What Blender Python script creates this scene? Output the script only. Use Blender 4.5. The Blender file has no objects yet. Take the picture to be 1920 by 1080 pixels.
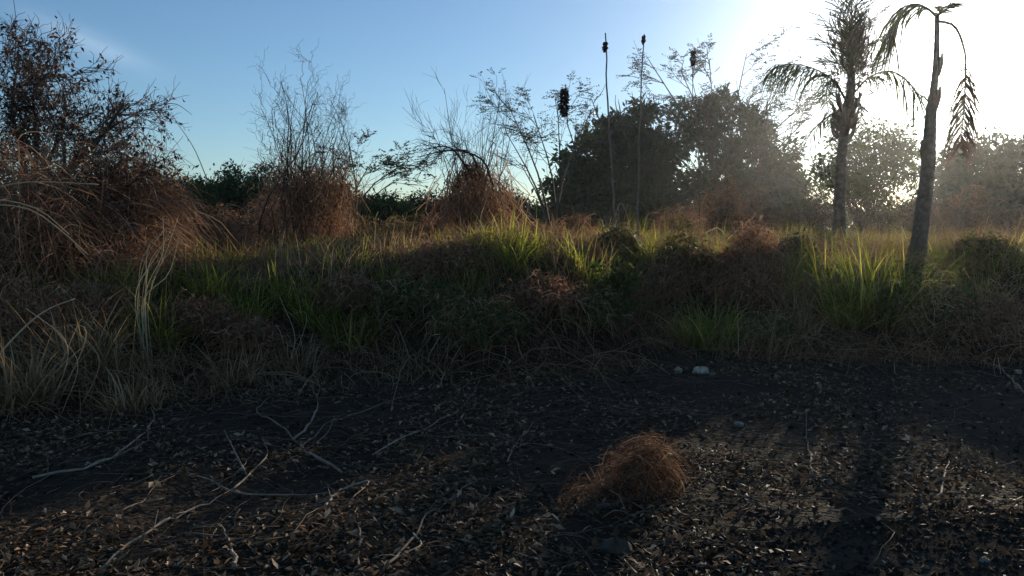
import bpy, math
import numpy as np
from mathutils import Vector

S = bpy.context.scene
COL = S.collection
RNG = np.random.default_rng(11)

# ------------------------------------------------------------------ camera
F, CX, CY, EYE = 1478.0, 960.0, 540.0, 1.5
PITCH = math.radians(4.26)
cam = bpy.data.cameras.new('camera')
cam.sensor_width = 36.0
cam.lens = 36.0 * F / 1920.0
cam.clip_start, cam.clip_end = 0.05, 4000.0
camo = bpy.data.objects.new('camera', cam)
camo.location = (0, 0, EYE)
camo.rotation_euler = (math.radians(90) - PITCH, 0, 0)
COL.objects.link(camo)
S.camera = camo

# ------------------------------------------------------------------ sun and sky
SUN_EL, SUN_AZ = math.radians(10.2), math.radians(28.8)      # azimuth from +Y towards +X
SD = np.array([math.sin(SUN_AZ) * math.cos(SUN_EL), math.cos(SUN_AZ) * math.cos(SUN_EL), math.sin(SUN_EL)])
sun = bpy.data.lights.new('sun', 'SUN')
sun.energy, sun.angle, sun.color = 5.0, math.radians(0.5), (1.0, 0.86, 0.66)
suno = bpy.data.objects.new('sun', sun)
suno.rotation_euler = Vector(SD).to_track_quat('Z', 'Y').to_euler()
suno.location = (20, 35, 20)
COL.objects.link(suno)

world = bpy.data.worlds.new('World')
S.world = world
world.use_nodes = True
nt = world.node_tree
nt.nodes.clear()


def N(tree, kind, **kw):
    n = tree.nodes.new(kind)
    for k, v in kw.items():
        setattr(n, k, v)
    return n


out = N(nt, 'ShaderNodeOutputWorld')
sky = N(nt, 'ShaderNodeTexSky', sky_type='NISHITA', sun_disc=False, sun_elevation=SUN_EL, sun_rotation=SUN_AZ,
        altitude=10.0, air_density=1.0, dust_density=0.15, ozone_density=3.7)
bg = N(nt, 'ShaderNodeBackground')
bg.inputs['Strength'].default_value = 0.142
nt.links.new(sky.outputs[0], bg.inputs[0])
# the bright dusty aureole round the sun, a function of the angle to the sun only
geo = N(nt, 'ShaderNodeTexCoord')
dot = N(nt, 'ShaderNodeVectorMath', operation='DOT_PRODUCT')
dot.inputs[1].default_value = SD
nt.links.new(geo.outputs['Generated'], dot.inputs[0])


def M(op, a, b=None, clamp=False):
    n = N(nt, 'ShaderNodeMath', operation=op, use_clamp=clamp)
    for i, v in enumerate((a, b)):
        if v is None:
            continue
        if isinstance(v, (int, float)):
            n.inputs[i].default_value = v
        else:
            nt.links.new(v, n.inputs[i])
    return n.outputs[0]


ang = M('ARCCOSINE', M('MINIMUM', dot.outputs['Value'], 0.99999))
g1 = M('MULTIPLY', M('EXPONENT', M('MULTIPLY', ang, -1 / 0.075)), 5.0)
g2 = M('MULTIPLY', M('EXPONENT', M('MULTIPLY', ang, -1 / 0.22)), 0.38)
bg2 = N(nt, 'ShaderNodeBackground')
bg2.inputs['Color'].default_value = (1.0, 0.97, 0.90, 1)

# a faint wisp of cirrus high on the clear side
wd = np.array([-0.5367, 1.020, 0.2367])
wd = wd / np.linalg.norm(wd)
wt = np.array([0.86, 0.36, -0.36])
wt = wt - wd * (wt @ wd)
wt = wt / np.linalg.norm(wt)
wn = np.cross(wd, wt)


def dotv(v):
    n = N(nt, 'ShaderNodeVectorMath', operation='DOT_PRODUCT')
    n.inputs[1].default_value = v
    nt.links.new(geo.outputs['Generated'], n.inputs[0])
    return n.outputs['Value']


wa, wb, wc = dotv(wt), dotv(wn), dotv(wd)
cmb = N(nt, 'ShaderNodeCombineXYZ')
for i_, v_ in enumerate((M('MULTIPLY', wa, 14.0), M('MULTIPLY', wb, 60.0), wc)):
    nt.links.new(v_, cmb.inputs[i_])
wz = N(nt, 'ShaderNodeTexNoise')
wz.inputs['Scale'].default_value, wz.inputs['Detail'].default_value = 1.0, 6
nt.links.new(cmb.outputs[0], wz.inputs['Vector'])
env = M('EXPONENT', M('MULTIPLY', M('ADD', M('POWER', M('MULTIPLY', M('ABSOLUTE', wa), 1 / 0.055), 2.0), M('POWER', M('MULTIPLY', M('ABSOLUTE', wb), 1 / 0.012), 2.0)), -1.0))
wisp = M('MULTIPLY', M('MULTIPLY', env, M('GREATER_THAN', wc, 0.0)), M('MULTIPLY', wz.outputs['Fac'], 0.28))
add = N(nt, 'ShaderNodeAddShader')
nt.links.new(M('ADD', M('ADD', g1, g2), wisp), bg2.inputs['Strength'])
nt.links.new(bg.outputs[0], add.inputs[0])
nt.links.new(bg2.outputs[0], add.inputs[1])
nt.links.new(add.outputs[0], out.inputs[0])

S.view_settings.view_transform = 'Standard'
S.view_settings.look = 'None'
S.view_settings.gamma = 1.0
S.view_settings.exposure = 0.0
S.view_settings.use_curve_mapping = False
S.cycles.use_denoising = True
S.cycles.max_bounces = 10
S.cycles.diffuse_bounces = 8
S.cycles.transparent_max_bounces = 4
S.cycles.volume_bounces = 0

# ------------------------------------------------------------------ helpers


def at(px, py, Y):
    """World point seen at photograph pixel (px, py), Y metres ahead."""
    a, b = (px - CX) / F, (CY - py) / F
    d = np.array([a, math.cos(PITCH) + math.sin(PITCH) * b, -math.sin(PITCH) + math.cos(PITCH) * b])
    return np.array([0, 0, EYE]) + d * (Y / d[1])


def wob(x, y, s, seed=0):
    r = np.random.default_rng(seed)
    v = 0
    for _ in range(6):
        a = r.uniform(0, 6.28)
        k = s * r.uniform(0.6, 1.7)
        v = v + np.sin((x * math.cos(a) + y * math.sin(a)) * k + r.uniform(0, 6.28))
    return v / 6


FX = [-14, -6, -4, -2.6, -1.2, 0.5, 2, 4, 6, 9, 16]
FY = [5.2, 5.9, 6.4, 7.5, 7.9, 8.4, 9.3, 9.5, 8.8, 8.2, 8.0]


def H(x, y):
    x, y = np.asarray(x, float), np.asarray(y, float)
    foot = np.interp(x, FX, FY) + 0.75 * wob(x, x * 0, 1.9, 3)
    t = np.clip((y - foot) / np.interp(x, [-4, 1], [3.9, 2.8]), 0, 1)
    t = t * t * (3 - 2 * t)
    near = np.exp(-np.hypot(x, y) / 60)
    h = (1.0 + 0.05 / (1 + np.exp(-(x + 0.5) * 1.5))) * t + near * (0.03 * wob(x, y, 2.2, 1) * (1 + 1.6 * t) + 0.018 * wob(x, y, 6, 2) + 0.12 * t * wob(x, y, 0.7, 5) + 0.24 * t * wob(x, y, 1.5, 6))
    # low heap of old vines in the middle of the bank
    h = h + 0.42 * np.exp(-(((x + 0.6) / 1.6) ** 2 + ((y - 10.2) / 1.3) ** 2))
    return h


def gz(x, y):
    return float(H(x, y))


def ground(px, py):
    """Where the line of sight through a pixel meets the ground."""
    Ys = np.geomspace(1.5, 300, 4000)
    a, b = (px - CX) / F, (CY - py) / F
    d = np.array([a, math.cos(PITCH) + math.sin(PITCH) * b, -math.sin(PITCH) + math.cos(PITCH) * b])
    P = np.array([0, 0, EYE]) + d[None, :] * (Ys / d[1])[:, None]
    below = P[:, 2] < H(P[:, 0], P[:, 1])
    i = int(np.argmax(below)) if below.any() else len(Ys) - 1
    return P[i]


class Geo:
    def __init__(self):
        self.v, self.f, self.r, self.n = [], [], [], 0

    def add(self, v, faces, r):
        v = np.asarray(v, float).reshape(-1, 3)
        for f in faces:
            self.f.append(np.asarray(f, np.int64) + self.n)
        self.v.append(v)
        self.r.append(np.broadcast_to(np.asarray(r, float), (len(v),)).copy())
        self.n += len(v)
        return self

    def mesh(self, name, mat, smooth=True, origin=None):
        v = np.concatenate(self.v)
        if origin is not None:
            v = v - np.asarray(origin)[None, :]
        me = bpy.data.meshes.new(name)
        loops = np.concatenate([f.ravel() for f in self.f])
        tot = np.concatenate([np.full(len(f), f.shape[1]) for f in self.f])
        me.vertices.add(len(v))
        me.vertices.foreach_set('co', v.astype(np.float32).ravel())
        me.loops.add(len(loops))
        me.loops.foreach_set('vertex_index', loops.astype(np.int32))
        me.polygons.add(len(tot))
        start = np.concatenate([[0], np.cumsum(tot)[:-1]])
        me.polygons.foreach_set('loop_start', start.astype(np.int32))
        me.polygons.foreach_set('loop_total', tot.astype(np.int32))
        me.polygons.foreach_set('use_smooth', np.full(len(tot), smooth))
        at_ = me.attributes.new('rnd', 'FLOAT', 'POINT')
        at_.data.foreach_set('value', np.concatenate(self.r).astype(np.float32))
        me.update(calc_edges=True)
        me.materials.append(mat)
        return me


def unit(v):
    return v / np.maximum(np.linalg.norm(v, axis=-1, keepdims=True), 1e-9)


def tubes(g, P, R, k=5, r=0.5):
    """P (B,n,3) polylines with radii R (B,n); r is a number or one per polyline."""
    P, R = np.asarray(P, float), np.asarray(R, float)
    if P.ndim == 2:
        P, R = P[None], R[None]
    B, n, _ = P.shape
    T = unit(np.gradient(P, axis=1))
    m = np.abs(T.mean(axis=1))
    ref = np.zeros((B, 3))
    ref[np.arange(B), np.argmin(m, axis=1)] = 1
    A = unit(np.cross(T, ref[:, None, :]))
    C = np.cross(T, A)
    th = np.arange(k) * 2 * math.pi / k
    V = P[:, :, None, :] + R[:, :, None, None] * (A[:, :, None, :] * np.cos(th)[None, None, :, None] + C[:, :, None, :] * np.sin(th)[None, None, :, None])
    i = np.arange(n - 1)[:, None] * k
    j = np.arange(k)[None, :]
    j2 = (j + 1) % k
    q = np.stack([i + j, i + j2, i + k + j2, i + k + j], -1).reshape(-1, 4)
    q = (q[None] + (np.arange(B) * n * k)[:, None, None]).reshape(-1, 4)
    rr = np.broadcast_to(np.asarray(r, float).reshape(-1, 1), (B, n * k)).ravel()
    caps = [(np.arange(k)[::-1][None] + (np.arange(B) * n * k)[:, None]), (np.arange(k)[None] + (n - 1) * k + (np.arange(B) * n * k)[:, None])]
    g.add(V.reshape(-1, 3), [q] + caps, rr)
    return g


def ribbons(g, P, Wd, side, r=0.5):
    """P (B,n,3) centre lines, widths (B,n), side (B,3): flat blades that end in a point."""
    P = np.asarray(P, float)
    B, n, _ = P.shape
    side = unit(side)[:, None, :]
    L = P[:, :-1] - side * Wd[:, :-1, None] * 0.5
    Rr = P[:, :-1] + side * Wd[:, :-1, None] * 0.5
    V = np.concatenate([np.stack([L, Rr], 2).reshape(B, -1, 3), P[:, -1:]], 1)
    m = V.shape[1]
    i = np.arange(n - 2)[:, None] * 2
    q = np.concatenate([i, i + 1, i + 3, i + 2], 1)
    off = (np.arange(B) * m)[:, None, None]
    t = np.array([[m - 3, m - 2, m - 1]])
    g.add(V.reshape(-1, 3), [(q[None] + off).reshape(-1, 4), (t[None] + off).reshape(-1, 3)], np.repeat(np.broadcast_to(np.asarray(r, float), (B,)), m))
    return g


def blades(g, base, length, width, tilt, bend, az, n=4, r=0.5, rng=RNG):
    """Grass blades: base (B,3); tilt from the vertical; bend pulls the tip out and down."""
    B = len(base)
    s = np.linspace(0, 1, n)[None, :, None]
    hor = np.stack([np.cos(az), np.sin(az), np.zeros(B)], 1)
    up = np.array([0, 0, 1.0])[None]
    d0 = hor * np.sin(tilt)[:, None] + up * np.cos(tilt)[:, None]
    bv = hor * 0.55 - up * 0.75
    P = base[:, None, :] + length[:, None, None] * (d0[:, None, :] * s + bend[:, None, None] * bv[:, None, :] * s ** 2.2)
    w = width[:, None] * (1 - np.linspace(0, 1, n)[None, :] ** 1.6) * (0.75 + 0.25 * np.minimum(1, 4 * np.linspace(0, 1, n)[None, :]))
    a2 = az + math.pi / 2 + rng.normal(0, 0.7, B)
    side = np.stack([np.cos(a2), np.sin(a2), rng.normal(0, 0.25, B)], 1)
    return ribbons(g, P, w, side, r)


def leafs(g, C, D, L, Wd, r=0.5, rng=RNG, fold=0.25):
    """One folded four-cornered leaf at each C pointing along D."""
    B = len(C)
    D = unit(D)
    Sd = unit(np.cross(D, unit(rng.normal(0, 1, (B, 3)))))
    Nn = np.cross(D, Sd)
    L, Wd = np.broadcast_to(L, (B,))[:, None], np.broadcast_to(Wd, (B,))[:, None]
    a = C
    b = C + D * L * 0.45 + Sd * Wd * 0.5 + Nn * Wd * fold
    c = C + D * L - Nn * Wd * fold * rng.uniform(-1, 1.5, (B, 1))
    d = C + D * L * 0.45 - Sd * Wd * 0.5 + Nn * Wd * fold
    V = np.stack([a, b, c, d], 1).reshape(-1, 3)
    o = np.arange(B)[:, None] * 4
    g.add(V, [np.concatenate([o, o + 1, o + 2], 1), np.concatenate([o, o + 2, o + 3], 1)], np.repeat(np.broadcast_to(np.asarray(r, float), (B,)), 4))
    return g


def spline(pts, n):
    """Smooth curve through the points."""
    pts = np.asarray(pts, float)
    t = np.concatenate([[0], np.cumsum(np.linalg.norm(np.diff(pts, axis=0), axis=1))])
    t = t / t[-1]
    if len(pts) == 2:
        u = np.linspace(0, 1, n)[:, None]
        return pts[0] * (1 - u) + pts[1] * u
    m = np.gradient(pts, t, axis=0)
    u = np.linspace(0, 1, n)
    i = np.clip(np.searchsorted(t, u, side='right') - 1, 0, len(t) - 2)
    h = t[i + 1] - t[i]
    s = ((u - t[i]) / h)[:, None]
    h = h[:, None]
    return (2 * s ** 3 - 3 * s ** 2 + 1) * pts[i] + (s ** 3 - 2 * s ** 2 + s) * h * m[i] + (-2 * s ** 3 + 3 * s ** 2) * pts[i + 1] + (s ** 3 - s ** 2) * h * m[i + 1]


def rot_about(v, ax, a):
    ax = ax / np.linalg.norm(ax)
    return v * math.cos(a) + np.cross(ax, v) * math.sin(a) + ax * np.dot(ax, v) * (1 - math.cos(a))


class Branches:
    """A branching skeleton; every branch is a polyline of n points."""

    def __init__(self, rng, n=6):
        self.rng, self.n, self.P, self.R, self.lv = rng, n, [], [], []

    def limb(self, p, d, L, r0, r1, level, wiggle=0.12, lift=0.0):
        rng, n = self.rng, self.n
        pts, dd = [np.array(p, float)], np.array(d, float) / np.linalg.norm(d)
        for i in range(n - 1):
            dd = dd + rng.normal(0, wiggle, 3) + np.array([0, 0, lift])
            dd = dd / np.linalg.norm(dd)
            pts.append(pts[-1] + dd * L / (n - 1))
        P = np.array(pts)
        self.P.append(P)
        self.R.append(np.linspace(r0, r1, n))
        self.lv.append(level)
        return P

    def along(self, pts, r0, r1, level):
        P = spline(pts, self.n)
        self.P.append(P)
        self.R.append(np.linspace(r0, r1, self.n))
        self.lv.append(level)
        return P

    def fork(self, P, r, count, Lr, ang, depth, taper=0.6, wiggle=0.12, lift=0.0, start=0.3, shrink=0.62, level=1, flat=0.0, minr=0.004):
        rng = self.rng
        for _ in range(count):
            u = rng.uniform(start, 1.0) * (self.n - 1)
            i = min(int(u), self.n - 2)
            p = P[i] + (P[i + 1] - P[i]) * (u - i)
            t = P[i + 1] - P[i]
            t = t / np.linalg.norm(t)
            ax = np.cross(t, rng.normal(0, 1, 3))
            d = rot_about(t, ax, rng.uniform(ang * 0.5, ang * 1.25))
            d[2] *= 1 - flat
            L = Lr * rng.uniform(0.6, 1.25)
            rr = max(r * taper, minr)
            Q = self.limb(p, d, L, rr, max(rr * 0.35, minr * 0.6), level, wiggle, lift)
            if depth > 1:
                self.fork(Q, rr, count if level < 2 else max(2, count - 1), Lr * shrink, ang, depth - 1, taper, wiggle, lift, 0.25, shrink, level + 1, flat, minr)

    def points(self, levels, per, rng):
        """Random points and directions along the branches of the given levels."""
        C, D = [], []
        for P, l in zip(self.P, self.lv):
            if l in levels:
                u = rng.uniform(0.2, 1.0, per) * (self.n - 1)
                i = np.minimum(u.astype(int), self.n - 2)
                C.append(P[i] + (P[i + 1] - P[i]) * (u - i)[:, None])
                D.append(unit(P[i + 1] - P[i]))
        return np.concatenate(C), np.concatenate(D)

    def to(self, g, levels, k=5, r=None):
        sel = [i for i, l in enumerate(self.lv) if l in levels]
        if sel:
            rr = self.rng.uniform(0, 1, len(sel)) if r is None else r
            tubes(g, np.array([self.P[i] for i in sel]), np.array([self.R[i] for i in sel]), k, rr)
        return g


def thing(name, loc, label, cat, group=None):
    o = bpy.data.objects.new(name, None)
    o.empty_display_size = 0.2
    o.location = tuple(float(c) for c in loc)
    COL.objects.link(o)
    o['label'], o['category'] = label, cat
    if group:
        o['group'] = group
    return o


def part(name, g, mat, parent, kind=None, label=None, smooth=True, at_=None):
    """One mesh under a thing or a part; geometry is given in world coordinates."""
    org = np.zeros(3) if parent is None else world_loc(parent)
    o = bpy.data.objects.new(name, g.mesh(name, mat, smooth, org))
    COL.objects.link(o)
    if parent is not None:
        o.parent = parent
    if kind:
        o['kind'] = kind
    if label:
        o['label'] = label
    return o


def world_loc(o):
    p = np.zeros(3)
    while o is not None:
        p = p + np.array(o.location)
        o = o.parent
    return p


def solo(name, g, mat, loc, label, cat, group=None, smooth=True):
    """A thing that is one mesh."""
    o = bpy.data.objects.new(name, g.mesh(name, mat, smooth, loc))
    o.location = tuple(float(c) for c in loc)
    COL.objects.link(o)
    o['label'], o['category'] = label, cat
    if group:
        o['group'] = group
    return o


def mass(name, g, mat, kind, smooth=True):
    o = bpy.data.objects.new(name, g.mesh(name, mat, smooth))
    COL.objects.link(o)
    o['kind'] = kind
    return o


# ------------------------------------------------------------------ materials


def ramp_mat(name, cols, transl=0.0, rough=0.8, spec=0.25, grain=0.0, grain_scale=30.0, bump=0.0, tcol=None):
    """Colour picked per blade, leaf or twig from its own random number; optional grain and translucency."""
    m = bpy.data.materials.new(name)
    m.use_nodes = True
    t = m.node_tree
    t.nodes.clear()
    o = N(t, 'ShaderNodeOutputMaterial')
    a = N(t, 'ShaderNodeAttribute', attribute_name='rnd')
    r = N(t, 'ShaderNodeValToRGB')
    el = r.color_ramp.elements
    while len(el) < len(cols):
        el.new(0.5)
    for i, c in enumerate(cols):
        el[i].position = i / (len(cols) - 1)
        el[i].color = (*c, 1)
    t.links.new(a.outputs['Fac'], r.inputs[0])
    col = r.outputs[0]
    tc = N(t, 'ShaderNodeTexCoord')
    if grain > 0:
        nz = N(t, 'ShaderNodeTexNoise')
        nz.inputs['Scale'].default_value = grain_scale
        nz.inputs['Detail'].default_value = 6
        t.links.new(tc.outputs['Object'], nz.inputs['Vector'])
        mp = N(t, 'ShaderNodeMapRange')
        mp.inputs['From Min'].default_value, mp.inputs['From Max'].default_value = 0.3, 0.7
        mp.inputs['To Min'].default_value, mp.inputs['To Max'].default_value = 1 - grain, 1 + grain
        t.links.new(nz.outputs['Fac'], mp.inputs['Value'])
        mx = N(t, 'ShaderNodeMix', data_type='RGBA', blend_type='MULTIPLY')
        mx.inputs[0].default_value = 1
        t.links.new(col, mx.inputs[6])
        t.links.new(mp.outputs[0], mx.inputs[7])
        col = mx.outputs[2]
    p = N(t, 'ShaderNodeBsdfPrincipled')
    p.inputs['Roughness'].default_value = rough
    p.inputs['Specular IOR Level'].default_value = spec
    t.links.new(col, p.inputs['Base Color'])
    if bump > 0:
        nb = N(t, 'ShaderNodeTexNoise')
        nb.inputs['Scale'].default_value = grain_scale * 1.6
        nb.inputs['Detail'].default_value = 8
        t.links.new(tc.outputs['Object'], nb.inputs['Vector'])
        bp = N(t, 'ShaderNodeBump')
        bp.inputs['Strength'].default_value = 0.8
        bp.inputs['Distance'].default_value = bump
        t.links.new(nb.outputs['Fac'], bp.inputs['Height'])
        t.links.new(bp.outputs[0], p.inputs['Normal'])
    if transl > 0:
        tr = N(t, 'ShaderNodeBsdfTranslucent')
        if tcol is not None:
            mt = N(t, 'ShaderNodeMix', data_type='RGBA', blend_type='MULTIPLY')
            mt.inputs[0].default_value = 1
            mt.inputs[7].default_value = (*tcol, 1)
            t.links.new(col, mt.inputs[6])
            t.links.new(mt.outputs[2], tr.inputs[0])
        else:
            t.links.new(col, tr.inputs[0])
        ms = N(t, 'ShaderNodeMixShader')
        ms.inputs[0].default_value = transl
        t.links.new(p.outputs[0], ms.inputs[1])
        t.links.new(tr.outputs[0], ms.inputs[2])
        t.links.new(ms.outputs[0], o.inputs[0])
    else:
        t.links.new(p.outputs[0], o.inputs[0])
    return m


MAT = {
    'bark': ramp_mat('bark', [(0.05, 0.038, 0.03), (0.10, 0.078, 0.06)], grain=0.5, grain_scale=18, bump=0.02),
    'twig': ramp_mat('twig', [(0.05, 0.034, 0.022), (0.105, 0.075, 0.052), (0.21, 0.155, 0.115)], grain=0.3),
    'dark_twig': ramp_mat('dark_twig', [(0.05, 0.030, 0.022), (0.12, 0.072, 0.052), (0.22, 0.15, 0.12)], grain=0.3),
    'dead_wood': ramp_mat('dead_wood', [(0.15, 0.115, 0.08), (0.33, 0.26, 0.19)], grain=0.4, grain_scale=25, bump=0.004),
    'pale_stalk': ramp_mat('pale_stalk', [(0.15, 0.125, 0.10), (0.26, 0.22, 0.175)], grain=0.4, grain_scale=9),
    'dry_vine': ramp_mat('dry_vine', [(0.18, 0.085, 0.046), (0.37, 0.20, 0.115), (0.54, 0.35, 0.22)], transl=0.4),
    'russet_leaf': ramp_mat('russet_leaf', [(0.13, 0.060, 0.036), (0.28, 0.14, 0.082), (0.44, 0.24, 0.15)], transl=0.45),
    'russet_grass': ramp_mat('russet_grass', [(0.035, 0.022, 0.014), (0.10, 0.052, 0.030), (0.20, 0.105, 0.062), (0.38, 0.25, 0.15)], transl=0.45),
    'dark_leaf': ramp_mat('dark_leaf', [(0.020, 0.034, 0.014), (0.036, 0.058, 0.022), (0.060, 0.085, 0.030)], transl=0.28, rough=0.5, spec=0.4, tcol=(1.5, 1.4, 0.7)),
    'purple_leaf': ramp_mat('purple_leaf', [(0.030, 0.026, 0.022), (0.065, 0.042, 0.032), (0.13, 0.065, 0.042)], transl=0.25, rough=0.55, spec=0.35),
    'mid_leaf': ramp_mat('mid_leaf', [(0.035, 0.055, 0.018), (0.065, 0.09, 0.028), (0.11, 0.125, 0.04)], transl=0.4, rough=0.55, tcol=(1.4, 1.4, 0.7)),
    'feather_leaf': ramp_mat('feather_leaf', [(0.04, 0.055, 0.030), (0.07, 0.085, 0.045), (0.11, 0.11, 0.065)], transl=0.35),
    'palm_leaf': ramp_mat('palm_leaf', [(0.035, 0.05, 0.022), (0.065, 0.085, 0.035), (0.13, 0.13, 0.06)], transl=0.35, rough=0.5, spec=0.35, tcol=(1.4, 1.4, 0.7)),
    'palm_dead': ramp_mat('palm_dead', [(0.10, 0.065, 0.042), (0.19, 0.125, 0.08), (0.27, 0.19, 0.13)], transl=0.25),
    'palm_trunk': ramp_mat('palm_trunk', [(0.09, 0.065, 0.05), (0.17, 0.13, 0.10)], grain=0.5, grain_scale=14, bump=0.02),
    'green_grass': ramp_mat('green_grass', [(0.075, 0.09, 0.026), (0.14, 0.165, 0.04), (0.22, 0.23, 0.06), (0.42, 0.35, 0.16)], transl=0.6, rough=0.55, tcol=(1.9, 1.9, 0.8)),
    'dry_grass': ramp_mat('dry_grass', [(0.13, 0.075, 0.038), (0.27, 0.17, 0.088), (0.42, 0.30, 0.17), (0.58, 0.46, 0.29)], transl=0.45, tcol=(1.2, 1.15, 1.0)),
    'straw': ramp_mat('straw', [(0.40, 0.31, 0.18), (0.62, 0.52, 0.35)], transl=0.2),
    'litter': ramp_mat('litter', [(0.045, 0.025, 0.0125), (0.11, 0.063, 0.031), (0.20, 0.12, 0.062), (0.32, 0.21, 0.12), (0.56, 0.44, 0.29)], transl=0.2, rough=0.65, spec=0.2),
    'black_clump': ramp_mat('black_clump', [(0.018, 0.010, 0.009), (0.045, 0.022, 0.018)], rough=0.9),
    'crumb': ramp_mat('crumb', [(0.02, 0.015, 0.010), (0.06, 0.045, 0.031), (0.26, 0.22, 0.165)], rough=0.95, spec=0.1),
    'stone': ramp_mat('stone', [(0.06, 0.048, 0.036), (0.48, 0.42, 0.32)], grain=0.35, grain_scale=22, bump=0.01),
}


def soil_mat():
    m = bpy.data.materials.new('soil')
    m.use_nodes = True
    t = m.node_tree
    p = t.nodes['Principled BSDF']
    tc = N(t, 'ShaderNodeTexCoord')
    n1 = N(t, 'ShaderNodeTexNoise')
    n1.inputs['Scale'].default_value, n1.inputs['Detail'].default_value = 1.3, 8
    n2 = N(t, 'ShaderNodeTexNoise')
    n2.inputs['Scale'].default_value, n2.inputs['Detail'].default_value = 26, 8
    for n in (n1, n2):
        t.links.new(tc.outputs['Object'], n.inputs['Vector'])
    r = N(t, 'ShaderNodeValToRGB')
    r.color_ramp.elements[0].position, r.color_ramp.elements[1].position = 0.3, 0.75
    r.color_ramp.elements[0].color = (0.020, 0.0140, 0.0082, 1)
    r.color_ramp.elements[1].color = (0.060, 0.043, 0.0275, 1)
    mx = N(t, 'ShaderNodeMix', data_type='FLOAT')
    mx.inputs[0].default_value = 0.5
    t.links.new(n1.outputs['Fac'], mx.inputs[2])
    t.links.new(n2.outputs['Fac'], mx.inputs[3])
    t.links.new(mx.outputs[0], r.inputs[0])
    t.links.new(r.outputs[0], p.inputs['Base Color'])
    bp = N(t, 'ShaderNodeBump')
    bp.inputs['Distance'].default_value = 0.03
    bp.inputs['Strength'].default_value = 0.9
    t.links.new(n2.outputs['Fac'], bp.inputs['Height'])
    t.links.new(bp.outputs[0], p.inputs['Normal'])
    p.inputs['Roughness'].default_value = 0.95
    p.inputs['Specular IOR Level'].default_value = 0.1
    return m


def road_mat():
    m = bpy.data.materials.new('bare_track')
    m.use_nodes = True
    t = m.node_tree
    p = t.nodes['Principled BSDF']
    tc = N(t, 'ShaderNodeTexCoord')
    n1 = N(t, 'ShaderNodeTexNoise')
    n1.inputs['Scale'].default_value, n1.inputs['Detail'].default_value = 2.2, 8
    n2 = N(t, 'ShaderNodeTexNoise')
    n2.inputs['Scale'].default_value, n2.inputs['Detail'].default_value = 60, 6
    for n in (n1, n2):
        t.links.new(tc.outputs['Object'], n.inputs['Vector'])
    mx = N(t, 'ShaderNodeMix', data_type='FLOAT')
    mx.inputs[0].default_value = 0.3
    t.links.new(n1.outputs['Fac'], mx.inputs[2])
    t.links.new(n2.outputs['Fac'], mx.inputs[3])
    r = N(t, 'ShaderNodeValToRGB')
    r.color_ramp.elements[0].position, r.color_ramp.elements[1].position = 0.35, 0.7
    r.color_ramp.elements[0].color = (0.022, 0.019, 0.015, 1)
    r.color_ramp.elements[1].color = (0.075, 0.064, 0.050, 1)
    t.links.new(mx.outputs[0], r.inputs[0])
    t.links.new(r.outputs[0], p.inputs['Base Color'])
    bp = N(t, 'ShaderNodeBump')
    bp.inputs['Distance'].default_value = 0.015
    t.links.new(n2.outputs['Fac'], bp.inputs['Height'])
    t.links.new(bp.outputs[0], p.inputs['Normal'])
    p.inputs['Roughness'].default_value = 1.0
    p.inputs['Specular IOR Level'].default_value = 0.0
    return m


SOIL, TRACK = soil_mat(), road_mat()

# ------------------------------------------------------------------ ground


def axis(lo, hi, step, far):
    fine = np.arange(lo, hi + 1e-6, step)
    g = step * np.cumsum(1.22 ** np.arange(1, 40))
    g = g[g < far]
    return np.concatenate([(lo - g)[::-1], fine, hi + g])


def grid(xs, ys, zf):
    X, Y = np.meshgrid(xs, ys)
    V = np.stack([X, Y, zf(X, Y)], -1).reshape(-1, 3)
    nx = len(xs)
    a = (np.arange(len(ys) - 1)[:, None] * nx + np.arange(nx - 1)[None, :]).ravel()
    return V, np.stack([a, a + 1, a + nx + 1, a + nx], 1)


V, Q = grid(axis(-10, 12, 0.09, 900), axis(1.5, 17, 0.07, 900), H)
mass('ground', Geo().add(V, [Q], 0.5), SOIL, 'structure')

# the bare track in the lower corner, a sheet that follows the ground
edge = np.array([ground(px, py)[:2] for px, py in [(1180, 1079), (1290, 1040), (1380, 1000), (1520, 985), (1700, 975), (1919, 955)]])
ex = np.concatenate([[edge[0, 0] - 0.05], edge[1:, 0], [9.0]])
ey = np.concatenate([[edge[0, 1] - 0.3], edge[1:, 1], [4.0]])
tx = np.linspace(edge[0, 0] - 0.1, 9.0, 160)
top = np.interp(tx, ex, ey) + 0.06 * wob(tx, tx * 0, 7, 9) + 0.03 * wob(tx, tx * 0, 23, 10)
vv = np.linspace(0, 1, 40)
TX = np.repeat(tx[None], 40, 0)
TY = top[None] * (1 - vv[:, None]) + (-6.0) * vv[:, None]
V = np.stack([TX, TY, H(TX, TY) + 0.006], -1).reshape(-1, 3)
a = (np.arange(39)[:, None] * 160 + np.arange(159)[None]).ravel()
mass('track', Geo().add(V, [np.stack([a, a + 160, a + 161, a + 1], 1)], 0.5), TRACK, 'structure')

# ------------------------------------------------------------------ broad-leaved trees


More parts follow.
